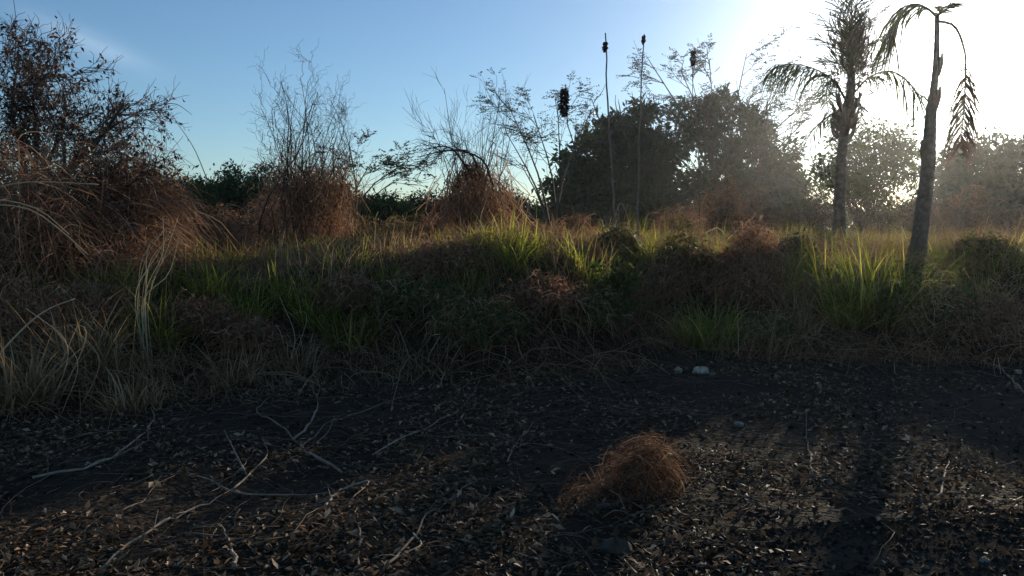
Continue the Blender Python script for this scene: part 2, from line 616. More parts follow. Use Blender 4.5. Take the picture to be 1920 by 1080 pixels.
def lobes_tree(name, label, base, lobes, mat, leaf, count, trunks, seed, cat='tree', group=None, shell=0.55, bark='bark', clump=0.20, per=26):
    """Trunk and limbs that reach into lobes (centre, radii); leaves grow in clumps through the lobes."""
    rng = np.random.default_rng(seed)
    base = np.array(base, float)
    t = thing(name, base, label, cat, group)
    br = Branches(rng, 6)
    sizes = np.array([l[1][0] * l[1][1] * l[1][2] for l in lobes]) ** 0.75
    for i in range(trunks):
        l = lobes[int(rng.integers(len(lobes)))]
        tgt = np.array(l[0]) + rng.normal(0, 0.25, 3) * np.array(l[1])
        mid = base * 0.45 + tgt * 0.55 + rng.normal(0, 0.12, 3) * np.linalg.norm(tgt - base)
        mid[2] = base[2] + (tgt[2] - base[2]) * rng.uniform(0.4, 0.6)
        r0 = 0.05 + 0.022 * np.linalg.norm(tgt - base) * rng.uniform(0.7, 1.2)
        b0 = base + np.array([rng.normal(0, 0.12), rng.normal(0, 0.12), -0.08])
        P = br.along([b0, mid, tgt], r0, r0 * 0.3, 0)
        br.fork(P, r0 * 0.5, 5, np.linalg.norm(tgt - base) * 0.36, 0.8, 2, wiggle=0.16, lift=0.05)
    for l in lobes:
        for _ in range(3):
            tgt = np.array(l[0]) + rng.normal(0, 0.35, 3) * np.array(l[1])
            P = br.along([base + [0, 0, 0.3 * (tgt[2] - base[2])], (base + tgt) / 2 + rng.normal(0, 0.2, 3), tgt], 0.04, 0.012, 1)
            br.fork(P, 0.02, 4, 0.9, 0.8, 1, level=2)
    part('trunk', br.to(Geo(), (0,), 7), MAT[bark], t)
    part('limbs', br.to(Geo(), (1, 2, 3), 4), MAT[bark], t)
    g = Geo()
    for l, s in zip(lobes, sizes / sizes.sum()):
        n = int(count * s)
        nc = max(8, n // per)
        u = unit(rng.normal(0, 1, (nc, 3)))
        rad = (shell + (1.04 - shell) * rng.uniform(0, 1, nc) ** 0.6) * (1 + (0.10 if per < 40 else 0.14) * rng.normal(0, 1, nc))
        cc = np.array(l[0]) + u * rad[:, None] * np.array(l[1])
        cid = rng.integers(0, nc, n)
        C = cc[cid] + rng.normal(0, clump, (n, 3)) * np.array([1, 1, 0.7])
        D = u[cid] * 0.8 + rng.normal(0, 0.8, (n, 3)) - np.array([0, 0, 0.35])
        L = leaf * rng.uniform(0.6, 1.3, n)
        tone = np.clip(rng.uniform(0, 1, nc)[cid] * 0.55 + rng.uniform(0, 0.45, n), 0, 1)
        leafs(g, C, D, L, L * rng.uniform(0.32, 0.5, n), tone, rng)
    part('crown', g, MAT[mat], t, 'stuff')
    return t


def lobe(px, py, Y, rx, ry, depth=None):
    """An ellipsoid seen at the pixel with half-sizes in pixels."""
    s = Y / F
    return (at(px, py, Y), (rx * s, depth if depth else rx * s * 0.9, ry * s))


def foot(px, Y):
    x = (px - CX) / F * Y
    return np.array([x, Y, gz(x, Y)])


G_DENSE = 'dense dark trees in front of the sun glow'
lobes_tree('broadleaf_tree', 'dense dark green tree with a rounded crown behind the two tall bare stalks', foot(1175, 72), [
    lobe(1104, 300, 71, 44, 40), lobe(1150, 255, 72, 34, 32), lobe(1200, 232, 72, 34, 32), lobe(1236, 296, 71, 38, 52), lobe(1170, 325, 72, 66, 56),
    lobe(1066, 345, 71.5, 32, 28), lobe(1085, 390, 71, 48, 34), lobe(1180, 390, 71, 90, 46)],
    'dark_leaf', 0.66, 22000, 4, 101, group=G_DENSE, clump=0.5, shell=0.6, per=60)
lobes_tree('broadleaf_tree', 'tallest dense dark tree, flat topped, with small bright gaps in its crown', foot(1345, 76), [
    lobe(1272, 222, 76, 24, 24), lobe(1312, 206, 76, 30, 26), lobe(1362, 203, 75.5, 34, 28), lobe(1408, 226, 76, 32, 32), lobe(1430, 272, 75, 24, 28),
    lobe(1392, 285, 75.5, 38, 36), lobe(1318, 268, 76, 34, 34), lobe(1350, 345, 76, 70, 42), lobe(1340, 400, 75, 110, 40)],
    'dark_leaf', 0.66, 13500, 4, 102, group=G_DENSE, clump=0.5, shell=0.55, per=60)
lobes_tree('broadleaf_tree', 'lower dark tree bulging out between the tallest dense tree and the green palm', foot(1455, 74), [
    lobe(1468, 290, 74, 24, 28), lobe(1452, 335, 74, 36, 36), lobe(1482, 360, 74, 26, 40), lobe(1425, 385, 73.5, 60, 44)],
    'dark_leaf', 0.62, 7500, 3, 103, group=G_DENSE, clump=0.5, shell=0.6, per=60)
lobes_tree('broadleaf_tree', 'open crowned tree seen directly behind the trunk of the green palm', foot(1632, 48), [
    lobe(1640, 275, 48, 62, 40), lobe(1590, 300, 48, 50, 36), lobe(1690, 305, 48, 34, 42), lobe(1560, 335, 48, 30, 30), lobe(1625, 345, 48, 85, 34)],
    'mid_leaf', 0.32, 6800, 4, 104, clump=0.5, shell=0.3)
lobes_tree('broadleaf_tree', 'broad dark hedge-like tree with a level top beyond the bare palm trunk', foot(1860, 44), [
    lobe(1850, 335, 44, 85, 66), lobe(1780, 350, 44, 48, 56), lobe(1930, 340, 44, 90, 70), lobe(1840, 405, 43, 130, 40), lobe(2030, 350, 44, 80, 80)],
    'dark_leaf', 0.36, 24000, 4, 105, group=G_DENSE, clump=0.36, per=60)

# ------------------------------------------------------------------ far trees and shrubs
FAR = [
    (340, 360, 30, 66, 46, 'mid_leaf', 'pale leafy shrub filling the gap beside the large tangled tree'),
    (440, 360, 32, 60, 48, 'mid_leaf', 'grey green bushy tree far behind the tall dead vine shrub'),
    (505, 350, 36, 50, 50, 'dark_leaf', 'dark distant tree showing through the tall dead twigs'),
    (640, 385, 30, 58, 48, 'dark_leaf', 'dark rounded shrub just beyond the tall dead vine shrub'),
    (730, 400, 28, 50, 34, 'mid_leaf', 'yellowish green bush in the gap between the two dead shrubs'),
    (805, 388, 34, 52, 46, 'dark_leaf', 'dark dome shaped tree touching the beehive vine mound'),
    (985, 395, 38, 50, 38, 'mid_leaf', 'low grey green tree between the vine mound and the feathery tree'),
    (1030, 400, 40, 36, 38, 'dark_leaf', 'small dark tree at the foot of the thin feathery tree'),
    (385, 372, 34, 58, 44, 'dark_leaf', 'low dark tree half hidden by the rust brown thicket'),
    (575, 360, 34, 60, 48, 'dark_leaf', 'dark tree straight behind the vine wrapped base of the tall dead shrub'),
    (690, 385, 33, 60, 40, 'mid_leaf', 'low olive tree behind the leaning feathery sapling'),
    (880, 372, 36, 66, 50, 'dark_leaf', 'dark tree right behind the beehive vine mound'),
    (945, 392, 34, 52, 36, 'dark_leaf', 'low dark tree in the gap past the beehive vine mound'),
    (1520, 400, 62, 55, 52, 'dark_leaf', 'distant tree low in the gap before the green palm'),
    (1700, 405, 58, 70, 48, 'mid_leaf', 'low distant tree between the two palm trunks'),
]
for i, (px, py, Y, rx, ry, mt, lab) in enumerate(FAR):
    rr = np.random.default_rng(300 + i)
    lb = [lobe(px + rr.uniform(-0.5, 0.5) * rx, py + rr.uniform(-0.3, 0.45) * ry, Y + rr.uniform(-0.5, 0.5), rx * rr.uniform(0.4, 0.7), ry * rr.uniform(0.4, 0.75)) for _ in range(5)]
    lb.append(lobe(px, py + ry * 0.5, Y, rx, ry * 0.6))
    lobes_tree('distant_tree', lab, foot(px, Y), lb, mt, 0.16 * max(1, Y / 38), 4200, 3, 320 + i, group='trees and shrubs along the far edge of the lot')

# the far wood that reads as one mass behind everything
rng = np.random.default_rng(77)
g = Geo()
nc = 2600
ax_ = rng.uniform(-95, 115, nc)
ay_ = rng.uniform(92, 122, nc)
top_ = 3.4 + 1.3 * wob(ax_, ay_, 0.25, 8) + 0.8 * wob(ax_, ay_, 0.8, 9)
az_ = 0.8 + np.maximum(top_, 0.6) * rng.uniform(0, 1, nc) ** 0.7
cid = rng.integers(0, nc, 60000)
C = np.stack([ax_, ay_, az_], 1)[cid] + rng.normal(0, 0.5, (60000, 3))
leafs(g, C, rng.normal(0, 1, (60000, 3)), rng.uniform(0.35, 0.7, 60000), rng.uniform(0.2, 0.35, 60000), np.clip(rng.uniform(0, 0.6, nc)[cid] + rng.uniform(0, 0.4, 60000), 0, 1), rng)
mass('far_wood', g, MAT['mid_leaf'], 'stuff')

# ------------------------------------------------------------------ thin feathery trees


def sprays(g, C, D, rng, leaf, n_leaf, spread, flat=0.25):
    """Small pinnate leaf sprays at twig points."""
    B = len(C)
    ang = rng.uniform(0, 6.28, B)
    d = unit(D + np.stack([np.cos(ang), np.sin(ang), rng.normal(0, flat, B)], 1))
    for k in range(n_leaf):
        s = spread * (0.25 + 0.75 * (k // 2) / max(1, n_leaf // 2))
        pos = C + d * s - np.array([0, 0, 0.12]) * s * s / spread
        sd = unit(np.cross(d, np.array([0, 0, 1.0]))) * (1 if k % 2 else -1)
        leafs(g, pos, sd + d * 0.5 + rng.normal(0, 0.25, (B, 3)), leaf * rng.uniform(0.7, 1.2, B), leaf * 0.35, rng.uniform(0, 1, B), rng, 0.1)
    return g


def feather_tree(label, base, stems, seed, leaf=0.075, per=5, Lf=1.1, forks=6, r0=0.05, nleaf=8, spread=0.32, group=None, minr=0.006, flat=0.25):
    rng = np.random.default_rng(seed)
    t = thing('feathery_tree', base, label, 'tree', group)
    br = Branches(rng, 7)
    for st in stems:
        P = br.along([base + rng.normal(0, 0.05, 3) * [1, 1, 0] + [0, 0, -0.06]] + [np.array(p) for p in st], r0, r0 * 0.22, 0)
        br.fork(P, r0 * 0.5, forks, Lf, 0.55, 2, wiggle=0.10, lift=0.02, start=0.5, flat=flat, minr=minr)
    part('trunk', br.to(Geo(), (0,), 6), MAT['twig'], t)
    part('twigs', br.to(Geo(), (1, 2), 3), MAT['twig'], t, 'stuff')
    C, D = br.points((2,), per, rng)
    k_ = C[:, 2] > np.quantile(C[:, 2], 0.3)
    C, D = C[k_], D[k_]
    part('crown', sprays(Geo(), C, D, rng, leaf, nleaf, spread), MAT['feather_leaf'], t, 'stuff')
    return t


Y = 20.0
feather_tree('thin feathery tree fanning out beside the dense trees, a black clump near its top', foot(1042, Y), [
    [at(1010, 330, Y), at(950, 190, Y)], [at(1035, 330, Y), at(1000, 215, Y + .4)], [at(1050, 320, Y), at(1045, 190, Y - .3)],
    [at(1060, 320, Y), at(1110, 205, Y)], [at(1000, 340, Y), at(950, 250, Y + .3)], [at(1010, 370, Y), at(975, 305, Y - .2)]], 401, per=4, forks=5, Lf=0.85, r0=0.036, flat=0.45)
Y = 82.0
feather_tree('tall airy feathery tree spreading above the crowns of the dense trees', foot(1350, Y), [
    [at(1310, 270, Y), at(1215, 110, Y)], [at(1330, 260, Y), at(1275, 130, Y + .5)], [at(1340, 250, Y), at(1330, 110, Y)],
    [at(1370, 250, Y), at(1400, 100, Y)], [at(1400, 270, Y), at(1470, 150, Y + .4)], [at(1420, 280, Y), at(1535, 170, Y)], [at(1320, 280, Y), at(1225, 195, Y)],
    [at(1440, 300, Y), at(1520, 215, Y)]], 402, leaf=0.30, per=4, forks=6, Lf=3.4, r0=0.17, spread=0.95, minr=0.025, flat=0.5)
Y = 18.0
feather_tree('low leaning feathery sapling between the two dead vine shrubs', foot(668, Y), [
    [at(680, 370, Y), at(765, 300, Y)], [at(670, 350, Y), at(700, 300, Y)], [at(665, 330, Y), at(655, 270, Y)], [at(690, 380, Y), at(745, 335, Y)]], 403, per=4, forks=4, Lf=0.75, r0=0.03, leaf=0.09, spread=0.26)

# ------------------------------------------------------------------ dead vine-hung shrubs


def hanging_vines(g, top, bottom_z, rng, w=0.008, sway=0.12, n=6):
    """Thin dry vines that hang from the given points down to a height."""
    B = len(top)
    s = np.linspace(0, 1, n)
    drop = (top[:, 2] - bottom_z)[:, None] * s[None]
    off = np.cumsum(rng.normal(0, sway / n, (B, n, 2)), axis=1) * 2
    P = np.repeat(top[:, None, :], n, 1)
    P[:, :, 0] += off[:, :, 0]
    P[:, :, 1] += off[:, :, 1]
    P[:, :, 2] -= drop
    side = np.stack([np.cos(a := rng.uniform(0, 6.28, B)), np.sin(a), rng.normal(0, 0.1, B)], 1)
    return ribbons(g, P, np.full((B, n), 1.0) * (w * rng.uniform(0.5, 1.6, B))[:, None], side, rng.uniform(0, 1, B))


def dead_shrub_tall():
    rng = np.random.default_rng(501)
    Y = 14.0
    base = foot(568, Y)
    t = thing('dead_shrub', base, 'tall dead shrub of wavy upright twigs wrapped low down in rust brown vines', 'dead shrub')
    br = Branches(rng, 9)
    for i in range(36):
        tx_, ty_ = rng.uniform(490, 660), rng.uniform(150, 280)
        if tx_ > 620:
            ty_ += 40
        b = base + np.array([rng.normal(0, 0.25), rng.normal(0, 0.25), -0.05])
        tip = at(tx_, ty_, Y + rng.uniform(-0.8, 0.8))
        m1 = b + (tip - b) * 0.35 + np.array([rng.normal(0, 0.12), rng.normal(0, 0.15), 0])
        m2 = b + (tip - b) * 0.7 + np.array([rng.normal(0, 0.18), rng.normal(0, 0.15), 0])
        P = br.along([b, m1, m2, tip], rng.uniform(0.010, 0.021), 0.004, 0)
        br.fork(P, 0.009, 4, 0.7, 0.55, 2, wiggle=0.22, lift=0.06, start=0.3, minr=0.003)
    for P in list(br.P):
        P[1:-1] += rng.normal(0, 0.024, P[1:-1].shape)
    part('stems', br.to(Geo(), (0,), 4), MAT['twig'], t, 'stuff')
    part('twigs', br.to(Geo(), (1, 2), 3), MAT['twig'], t, 'stuff')
    g = Geo()
    C, _ = br.points((0, 1), 7, rng)
    C = C[(C[:, 2] > base[2] + 0.3) & (C[:, 2] < base[2] + 2.2 - 0.5 * rng.uniform(0, 1, len(C)))]
    C = C[rng.integers(0, len(C), 1100)] + rng.normal(0, 0.06, (1100, 3))
    hanging_vines(g, C, np.maximum(base[2], C[:, 2] - rng.uniform(0.15, 1.0, 1100)), rng, 0.008, 0.3)
    C2 = C[rng.integers(0, len(C), 2600)] + rng.normal(0, 0.12, (2600, 3)) - np.array([0, 0, 1]) * rng.uniform(0, 1.1, (2600, 1))
    C2[:, 2] = np.maximum(C2[:, 2], base[2] + 0.05)
    leafs(g, C2, rng.normal(0, 1, (2600, 3)) - [0, 0, 0.8], rng.uniform(0.05, 0.12, 2600), 0.025, rng.uniform(0, 0.8, 2600), rng)
    part('dry_vines', g, MAT['dry_vine'], t, 'stuff')


def vine_mound():
    rng = np.random.default_rng(502)
    Y = 15.0
    base = foot(888, Y)
    t = thing('vine_mound', base, 'beehive shaped mound of hanging brown vines with bare rods sticking out of its top', 'dead shrub')
    s = Y / F
    topz = at(888, 315, Y)[2]
    n = 820
    a_ = rng.uniform(0, 6.28, n)
    q = rng.uniform(0, 1, n) ** 0.4 * (1 + rng.normal(0, 0.05, n))
    rx = 58 * s
    zt = base[2] + (topz - base[2]) * np.sqrt(np.maximum(0.05, 1 - (q * 0.97) ** 3)) * (1 + 0.16 * np.sin(3 * a_ + 1) * q + rng.normal(0, 0.13, n))
    top_ = np.stack([base[0] + q * rx * np.cos(a_), base[1] + q * rx * 0.85 * np.sin(a_), zt], 1)
    g = hanging_vines(Geo(), top_, base[2] + rng.uniform(0, 0.5, n) * (zt - base[2]), rng, 0.013, 0.5)
    part('dry_vines', g, MAT['dry_vine'], t, 'stuff')
    g = Geo()
    m = 700
    a_ = rng.uniform(0, 6.28, m)
    el = rng.uniform(0.55, 1.5, m)
    C = np.stack([base[0] + rx * np.cos(el) * np.cos(a_), base[1] + rx * 0.85 * np.cos(el) * np.sin(a_), base[2] + (topz - base[2]) * np.sin(el) * rng.uniform(0.92, 1.07, m)], 1)
    leafs(g, C, rng.normal(0, 1, (m, 3)) - [0, 0, 0.6], rng.uniform(0.05, 0.11, m), 0.035, rng.uniform(0, 1, m), rng)
    part('vine_leaves', g, MAT['russet_leaf'], t, 'stuff')
    br = Branches(rng, 8)
    rods = [(833, 165), (845, 220), (815, 240), (862, 235), (880, 260), (905, 230), (920, 215), (938, 175), (952, 205), (895, 245), (960, 245), (870, 250), (925, 250), (800, 232), (945, 230)]
    for px, py in rods:
        b = base + np.array([rng.normal(0, 0.2), rng.normal(0, 0.2), 0.4])
        tip = at(px, py, Y + rng.uniform(-0.6, 0.6))
        m1 = (b + tip) / 2 + rng.normal(0, 0.1, 3)
        P = br.along([b, m1, tip], 0.014, 0.003, 0)
        br.fork(P, 0.007, 4, 0.7, 0.6, 2, wiggle=0.14, lift=0.06, start=0.4, minr=0.0028)
    part('rods', br.to(Geo(), (0,), 4), MAT['twig'], t, 'stuff')
    part('twigs', br.to(Geo(), (1, 2), 3), MAT['twig'], t, 'stuff')
    b2 = Branches(rng, 9)
    for pts in ([(900, 330), (880, 285), (835, 283), (782, 295)], [(925, 350), (905, 300), (860, 282), (815, 285)], [(880, 320), (840, 275), (795, 280)]):
        P = b2.along([at(x, y, Y - 0.2) for x, y in pts], 0.028, 0.007, 0)
        b2.fork(P, 0.012, 9, 0.5, 0.9, 2, wiggle=0.15, lift=-0.02, minr=0.003)
    part('arching_limb', b2.to(Geo(), (0, 1, 2), 5), MAT['bark'], t)


dead_shrub_tall()
vine_mound()

# ------------------------------------------------------------------ tall bare stalks with dark heads


def ragged_clump(top, bottom, rad, rng, n=420):
    u = rng.uniform(0, 1, n)
    prof = np.sin(np.clip(u * 0.95 + 0.05, 0, 1) * math.pi) ** 0.6
    lum = 1 + 0.35 * np.sin(u * 11 + 1)
    a_ = rng.uniform(0, 6.28, n)
    q = np.sqrt(rng.uniform(0, 1, n)) * rad * prof * lum
    C = top[None] * (1 - u)[:, None] + bottom[None] * u[:, None] + np.stack([q * np.cos(a_), q * np.sin(a_), u * 0], 1)
    return leafs(Geo(), C, np.stack([np.cos(a_), np.sin(a_), -1.2 + 0 * u], 1) + rng.normal(0, 0.4, (n, 3)), rad * rng.uniform(0.6, 1.3, n), rad * 0.5, rng.uniform(0, 1, n), rng)


def stalk(label, pts, Y, r, head, seed, mat='pale_stalk'):
    rng = np.random.default_rng(seed)
    P = [at(x, y, Y) for x, y in pts]
    b = foot(pts[-1][0], Y)
    P.append(b + [0, 0, -0.05])
    t = thing('tall_stalk', b, label, 'dead stalk', 'tall bare stalks with dark heads')
    C = spline(P[::-1], 18)
    C[1:-1] += rng.normal(0, 0.008, C[1:-1].shape)
    part('stem', tubes(Geo(), C, np.linspace(r, r * 0.55, 18), 7), MAT[mat], t)
    (hx, hy0, hy1, rad) = head
    part('seed_head', ragged_clump(at(hx, hy0, Y), at(hx - 1, hy1, Y), rad, rng), MAT['black_clump'], t, 'stuff')
    return t


stalk('tall pale bare stalk with a small black head, standing nearest the feathery tree', [(1135, 62), (1137, 150), (1145, 280), (1152, 400)], 13.0, 0.020, (1135, 78, 96, 0.032), 601)
stalk('slightly crooked pale stalk rising beside the straighter black headed stalk', [(1208, 64), (1203, 150), (1198, 260), (1196, 380)], 13.4, 0.017, (1207, 66, 82, 0.026), 602)
stalk('dark leaning stalk carrying a large ragged black clump in front of the feathery tree', [(1060, 158), (1062, 215), (1078, 280), (1104, 350)], 17.0, 0.018, (1058, 165, 216, 0.085), 603, 'bark')
stalk('dark stalk with a black clump rising out of the top of the dense trees', [(1303, 88), (1298, 130), (1306, 200), (1310, 300)], 27.0, 0.018, (1300, 94, 122, 0.075), 604, 'bark')

# ------------------------------------------------------------------ palms


def frond(parent, pts, rng, leaf_len, mat='palm_leaf', r=0.022, droop=0.9, pairs=46, start=0.16, both=True, wid=0.028, ragged=0.0, label=None, splay=0.9):
    """A frond: the rachis is the part, its leaflets a sub-part."""
    P = spline(pts, 22)
    f = part('frond', tubes(Geo(), P, np.linspace(r, r * 0.2, 22), 5), MAT['palm_dead' if mat == 'palm_dead' else 'palm_leaf'], parent, label=label)
    u = np.repeat(np.linspace(start, 0.995, pairs), 2)
    sgn = np.tile([1.0, -1.0], pairs)
    keep = rng.uniform(0, 1, len(u)) > ragged
    u, sgn = u[keep], sgn[keep]
    k = u * 21
    i = np.minimum(k.astype(int), 20)
    C = P[i] + (P[i + 1] - P[i]) * (k - i)[:, None]
    T = unit(P[i + 1] - P[i])
    sd = np.cross(T, np.array([0, 0, 1.0]))
    bad = np.linalg.norm(sd, axis=1) < 0.35
    sd[bad] = np.cross(T[bad], np.array([0.3, 1.0, 0.0]))
    sd = unit(sd) * sgn[:, None]
    B = len(u)
    L = leaf_len * (0.45 + 0.75 * np.sin(np.clip((u - start) / (1 - start), 0, 1) * math.pi * 0.85 + 0.25)) * rng.uniform(0.75, 1.15, B)
    d0 = unit(sd * splay + T * 0.75 + rng.normal(0, 0.13, (B, 3)))
    s = np.linspace(0, 1, 5)[None, :, None]
    dr = droop * rng.uniform(0.6, 1.25, B)
    d1 = unit(d0 * (1 - 0.75 * np.minimum(dr, 1))[:, None] + np.array([0, 0, -1.0]) * dr[:, None])
    Q = C[:, None] + L[:, None, None] * (d0[:, None] * s * (1 - 0.55 * s * np.minimum(dr, 1)[:, None, None]) * 0.9 + d1[:, None] * (s ** 1.7) * 0.75 * np.minimum(dr, 1)[:, None, None])
    w = wid * rng.uniform(0.7, 1.2, B)[:, None] * np.array([0.5, 1, 0.9, 0.6, 0.1])[None]
    part('leaflets', ribbons(Geo(), Q, w, T + rng.normal(0, 0.3, (B, 3)), rng.uniform(0, 1, B)), MAT[mat], f, 'stuff')
    return f


def px_path(pts, Y, dy=0.0):
    """Pixel path at a depth, drifting dy metres nearer or farther towards its end."""
    n = len(pts)
    return [at(x, y, Y + dy * i / max(1, n - 1)) for i, (x, y) in enumerate(pts)]


def palm_green():
    rng = np.random.default_rng(701)
    Y = 16.0
    base = foot(1573, Y)
    t = thing('palm_tree', base, 'green palm with a bushy upright crown and two arching side fronds', 'palm tree')
    C = spline([base + [0, 0, -0.1], at(1574, 380, Y), at(1578, 290, Y), at(1588, 205, Y)], 110)
    R = np.interp(np.linspace(0, 1, 110), [0, 0.08, 0.5, 0.85, 1], [0.19, 0.13, 0.105, 0.085, 0.125])
    R *= 1 + 0.075 * ((np.arange(110) % 3) / 2 - 0.4) + rng.normal(0, 0.02, 110)
    part('trunk', tubes(Geo(), C, R, 12, 0.4), MAT['palm_trunk'], t)
    part('crownshaft', tubes(Geo(), spline([at(1588, 207, Y), at(1594, 180, Y), at(1597, 130, Y)], 8), np.array([.13, .11, .095, .09, .09, .085, .07, .04]), 10, 0.6), MAT['palm_trunk'], t)
    for i in range(16):                                     # old leaf bases round the head of the trunk
        a_ = i * 2.4
        c = at(1580 + i * 0.6, 262 - i * 4.2, Y)
        o = np.array([math.cos(a_), math.sin(a_), 0])
        part('leaf_base', tubes(Geo(), np.array([c + o * 0.10, c + o * 0.19 + [0, 0, 0.12], c + o * 0.26 + [0, 0, 0.30 + 0.1 * rng.uniform()]]), np.array([0.06, 0.045, 0.02]), 5, rng.uniform()), MAT['palm_dead'], t)
    # upright crown
    root = (1596, 158)
    tips = [(1535, 28), (1530, 72), (1538, 112), (1552, -20), (1575, -40), (1600, -55), (1622, -40), (1645, -15), (1665, 12), (1652, 70), (1646, 118), (1634, 30)]
    for i, (x, y) in enumerate(tips):
        dy = rng.uniform(-0.8, 0.8)
        bow = (x - 1596) * 0.55
        mid = (root[0] + (x - root[0]) * 0.42 - bow * 0.5, root[1] + (y - root[1]) * 0.62)
        frond(t, px_path([root, mid, (x, y)], Y, dy), rng, 0.44, droop=0.3, r=0.018, start=0.2, pairs=38, wid=0.024, splay=0.55)
    # brown fibre and spent leaves packed inside the crown
    C = np.stack([rng.normal(0, 0.20, 900), rng.normal(0, 0.18, 900), rng.normal(0, 0.36, 900)], 1) + at(1598, 108, Y)
    part('crown_fibre', leafs(Geo(), C, rng.normal(0, 0.3, (900, 3)) + (C - at(1596, 175, Y)), 0.30 * rng.uniform(0.5, 1.2, 900), 0.03, rng.uniform(0, 1, 900), rng), MAT['palm_dead'], t, 'stuff')
    # side fronds
    frond(t, px_path([(1585, 184), (1556, 146), (1508, 123), (1452, 121)], Y, -0.5), rng, 0.85, droop=1.3, pairs=50, wid=0.027, splay=0.5)
    frond(t, px_path([(1584, 186), (1562, 150), (1552, 162), (1558, 232)], Y, -0.3), rng, 0.30, droop=0.7, pairs=36)
    frond(t, px_path([(1600, 176), (1628, 146), (1672, 134), (1706, 156), (1732, 200)], Y, 0.3), rng, 0.95, droop=1.4, pairs=46, wid=0.036, ragged=0.25, splay=0.45)
    frond(t, px_path([(1600, 182), (1611, 192), (1613, 236)], Y, -0.2), rng, 0.24, 'palm_dead', droop=0.7, pairs=22)
    frond(t, px_path([(1574, 205), (1548, 222), (1518, 252), (1503, 290)], Y, -0.4), rng, 0.42, 'palm_dead', droop=1.1, pairs=34, ragged=0.25)
    frond(t, px_path([(1580, 200), (1566, 215), (1562, 262)], Y, -0.3), rng, 0.24, 'palm_dead', droop=0.8, pairs=22)
    return t


def palm_bare():
    rng = np.random.default_rng(702)
    Y = 12.0
    base = foot(1718, Y)
    t = thing('palm_tree', base, 'nearly bare palm trunk with one arched frond and one hanging dead frond', 'palm tree')
    C = spline([base + [0, 0, -0.1], at(1726, 430, Y), at(1740, 310, Y), at(1746, 210, Y), at(1755, 125, Y), at(1757, 28, Y)], 130)
    R = np.interp(np.linspace(0, 1, 130), [0, 0.1, 0.4, 0.47, 0.5, 0.64, 0.67, 0.85, 1], [0.155, 0.115, 0.10, 0.097, 0.09, 0.075, 0.058, 0.042, 0.03])
    R *= 1 + 0.07 * ((np.arange(130) % 4) / 3 - 0.4) + rng.normal(0, 0.018, 130)
    part('trunk', tubes(Geo(), C, R, 12, 0.5), MAT['palm_trunk'], t)
    for (x, y, a_) in ((1731, 282, 3.3), (1758, 182, 0.0), (1737, 330, 2.6), (1762, 120, 0.3), (1744, 200, 3.0)):
        c = at(x, y, Y)
        o = np.array([math.cos(a_), -0.3, 0])
        part('leaf_base', tubes(Geo(), np.array([c - o * 0.03 - [0, 0, 0.16], c + o * 0.01, c + o * 0.03 + [0, 0, 0.16]]), np.array([0.05, 0.045, 0.015]), 6, 0.4), MAT['palm_dead'], t)
    frond(t, px_path([(1757, 32), (1738, 16), (1712, 8), (1688, 30), (1668, 78)], Y, 0.2), rng, 0.85, droop=1.4, pairs=46, wid=0.032, ragged=0.2, splay=0.45, label='arched frond with leaflets hanging in ragged strands')
    frond(t, px_path([(1757, 34), (1768, 16), (1790, 6)], Y, -0.4), rng, 0.24, droop=0.6, pairs=26)
    frond(t, px_path([(1757, 40), (1782, 44), (1808, 92), (1810, 150), (1800, 278)], Y, -0.2), rng, 0.52, 'palm_dead', droop=1.4, pairs=110, start=0.40, wid=0.03, splay=0.7, ragged=0.15, label='dead brown frond hanging straight down')
    return t


palm_green()
palm_bare()

# ------------------------------------------------------------------ the large tangled tree at the side


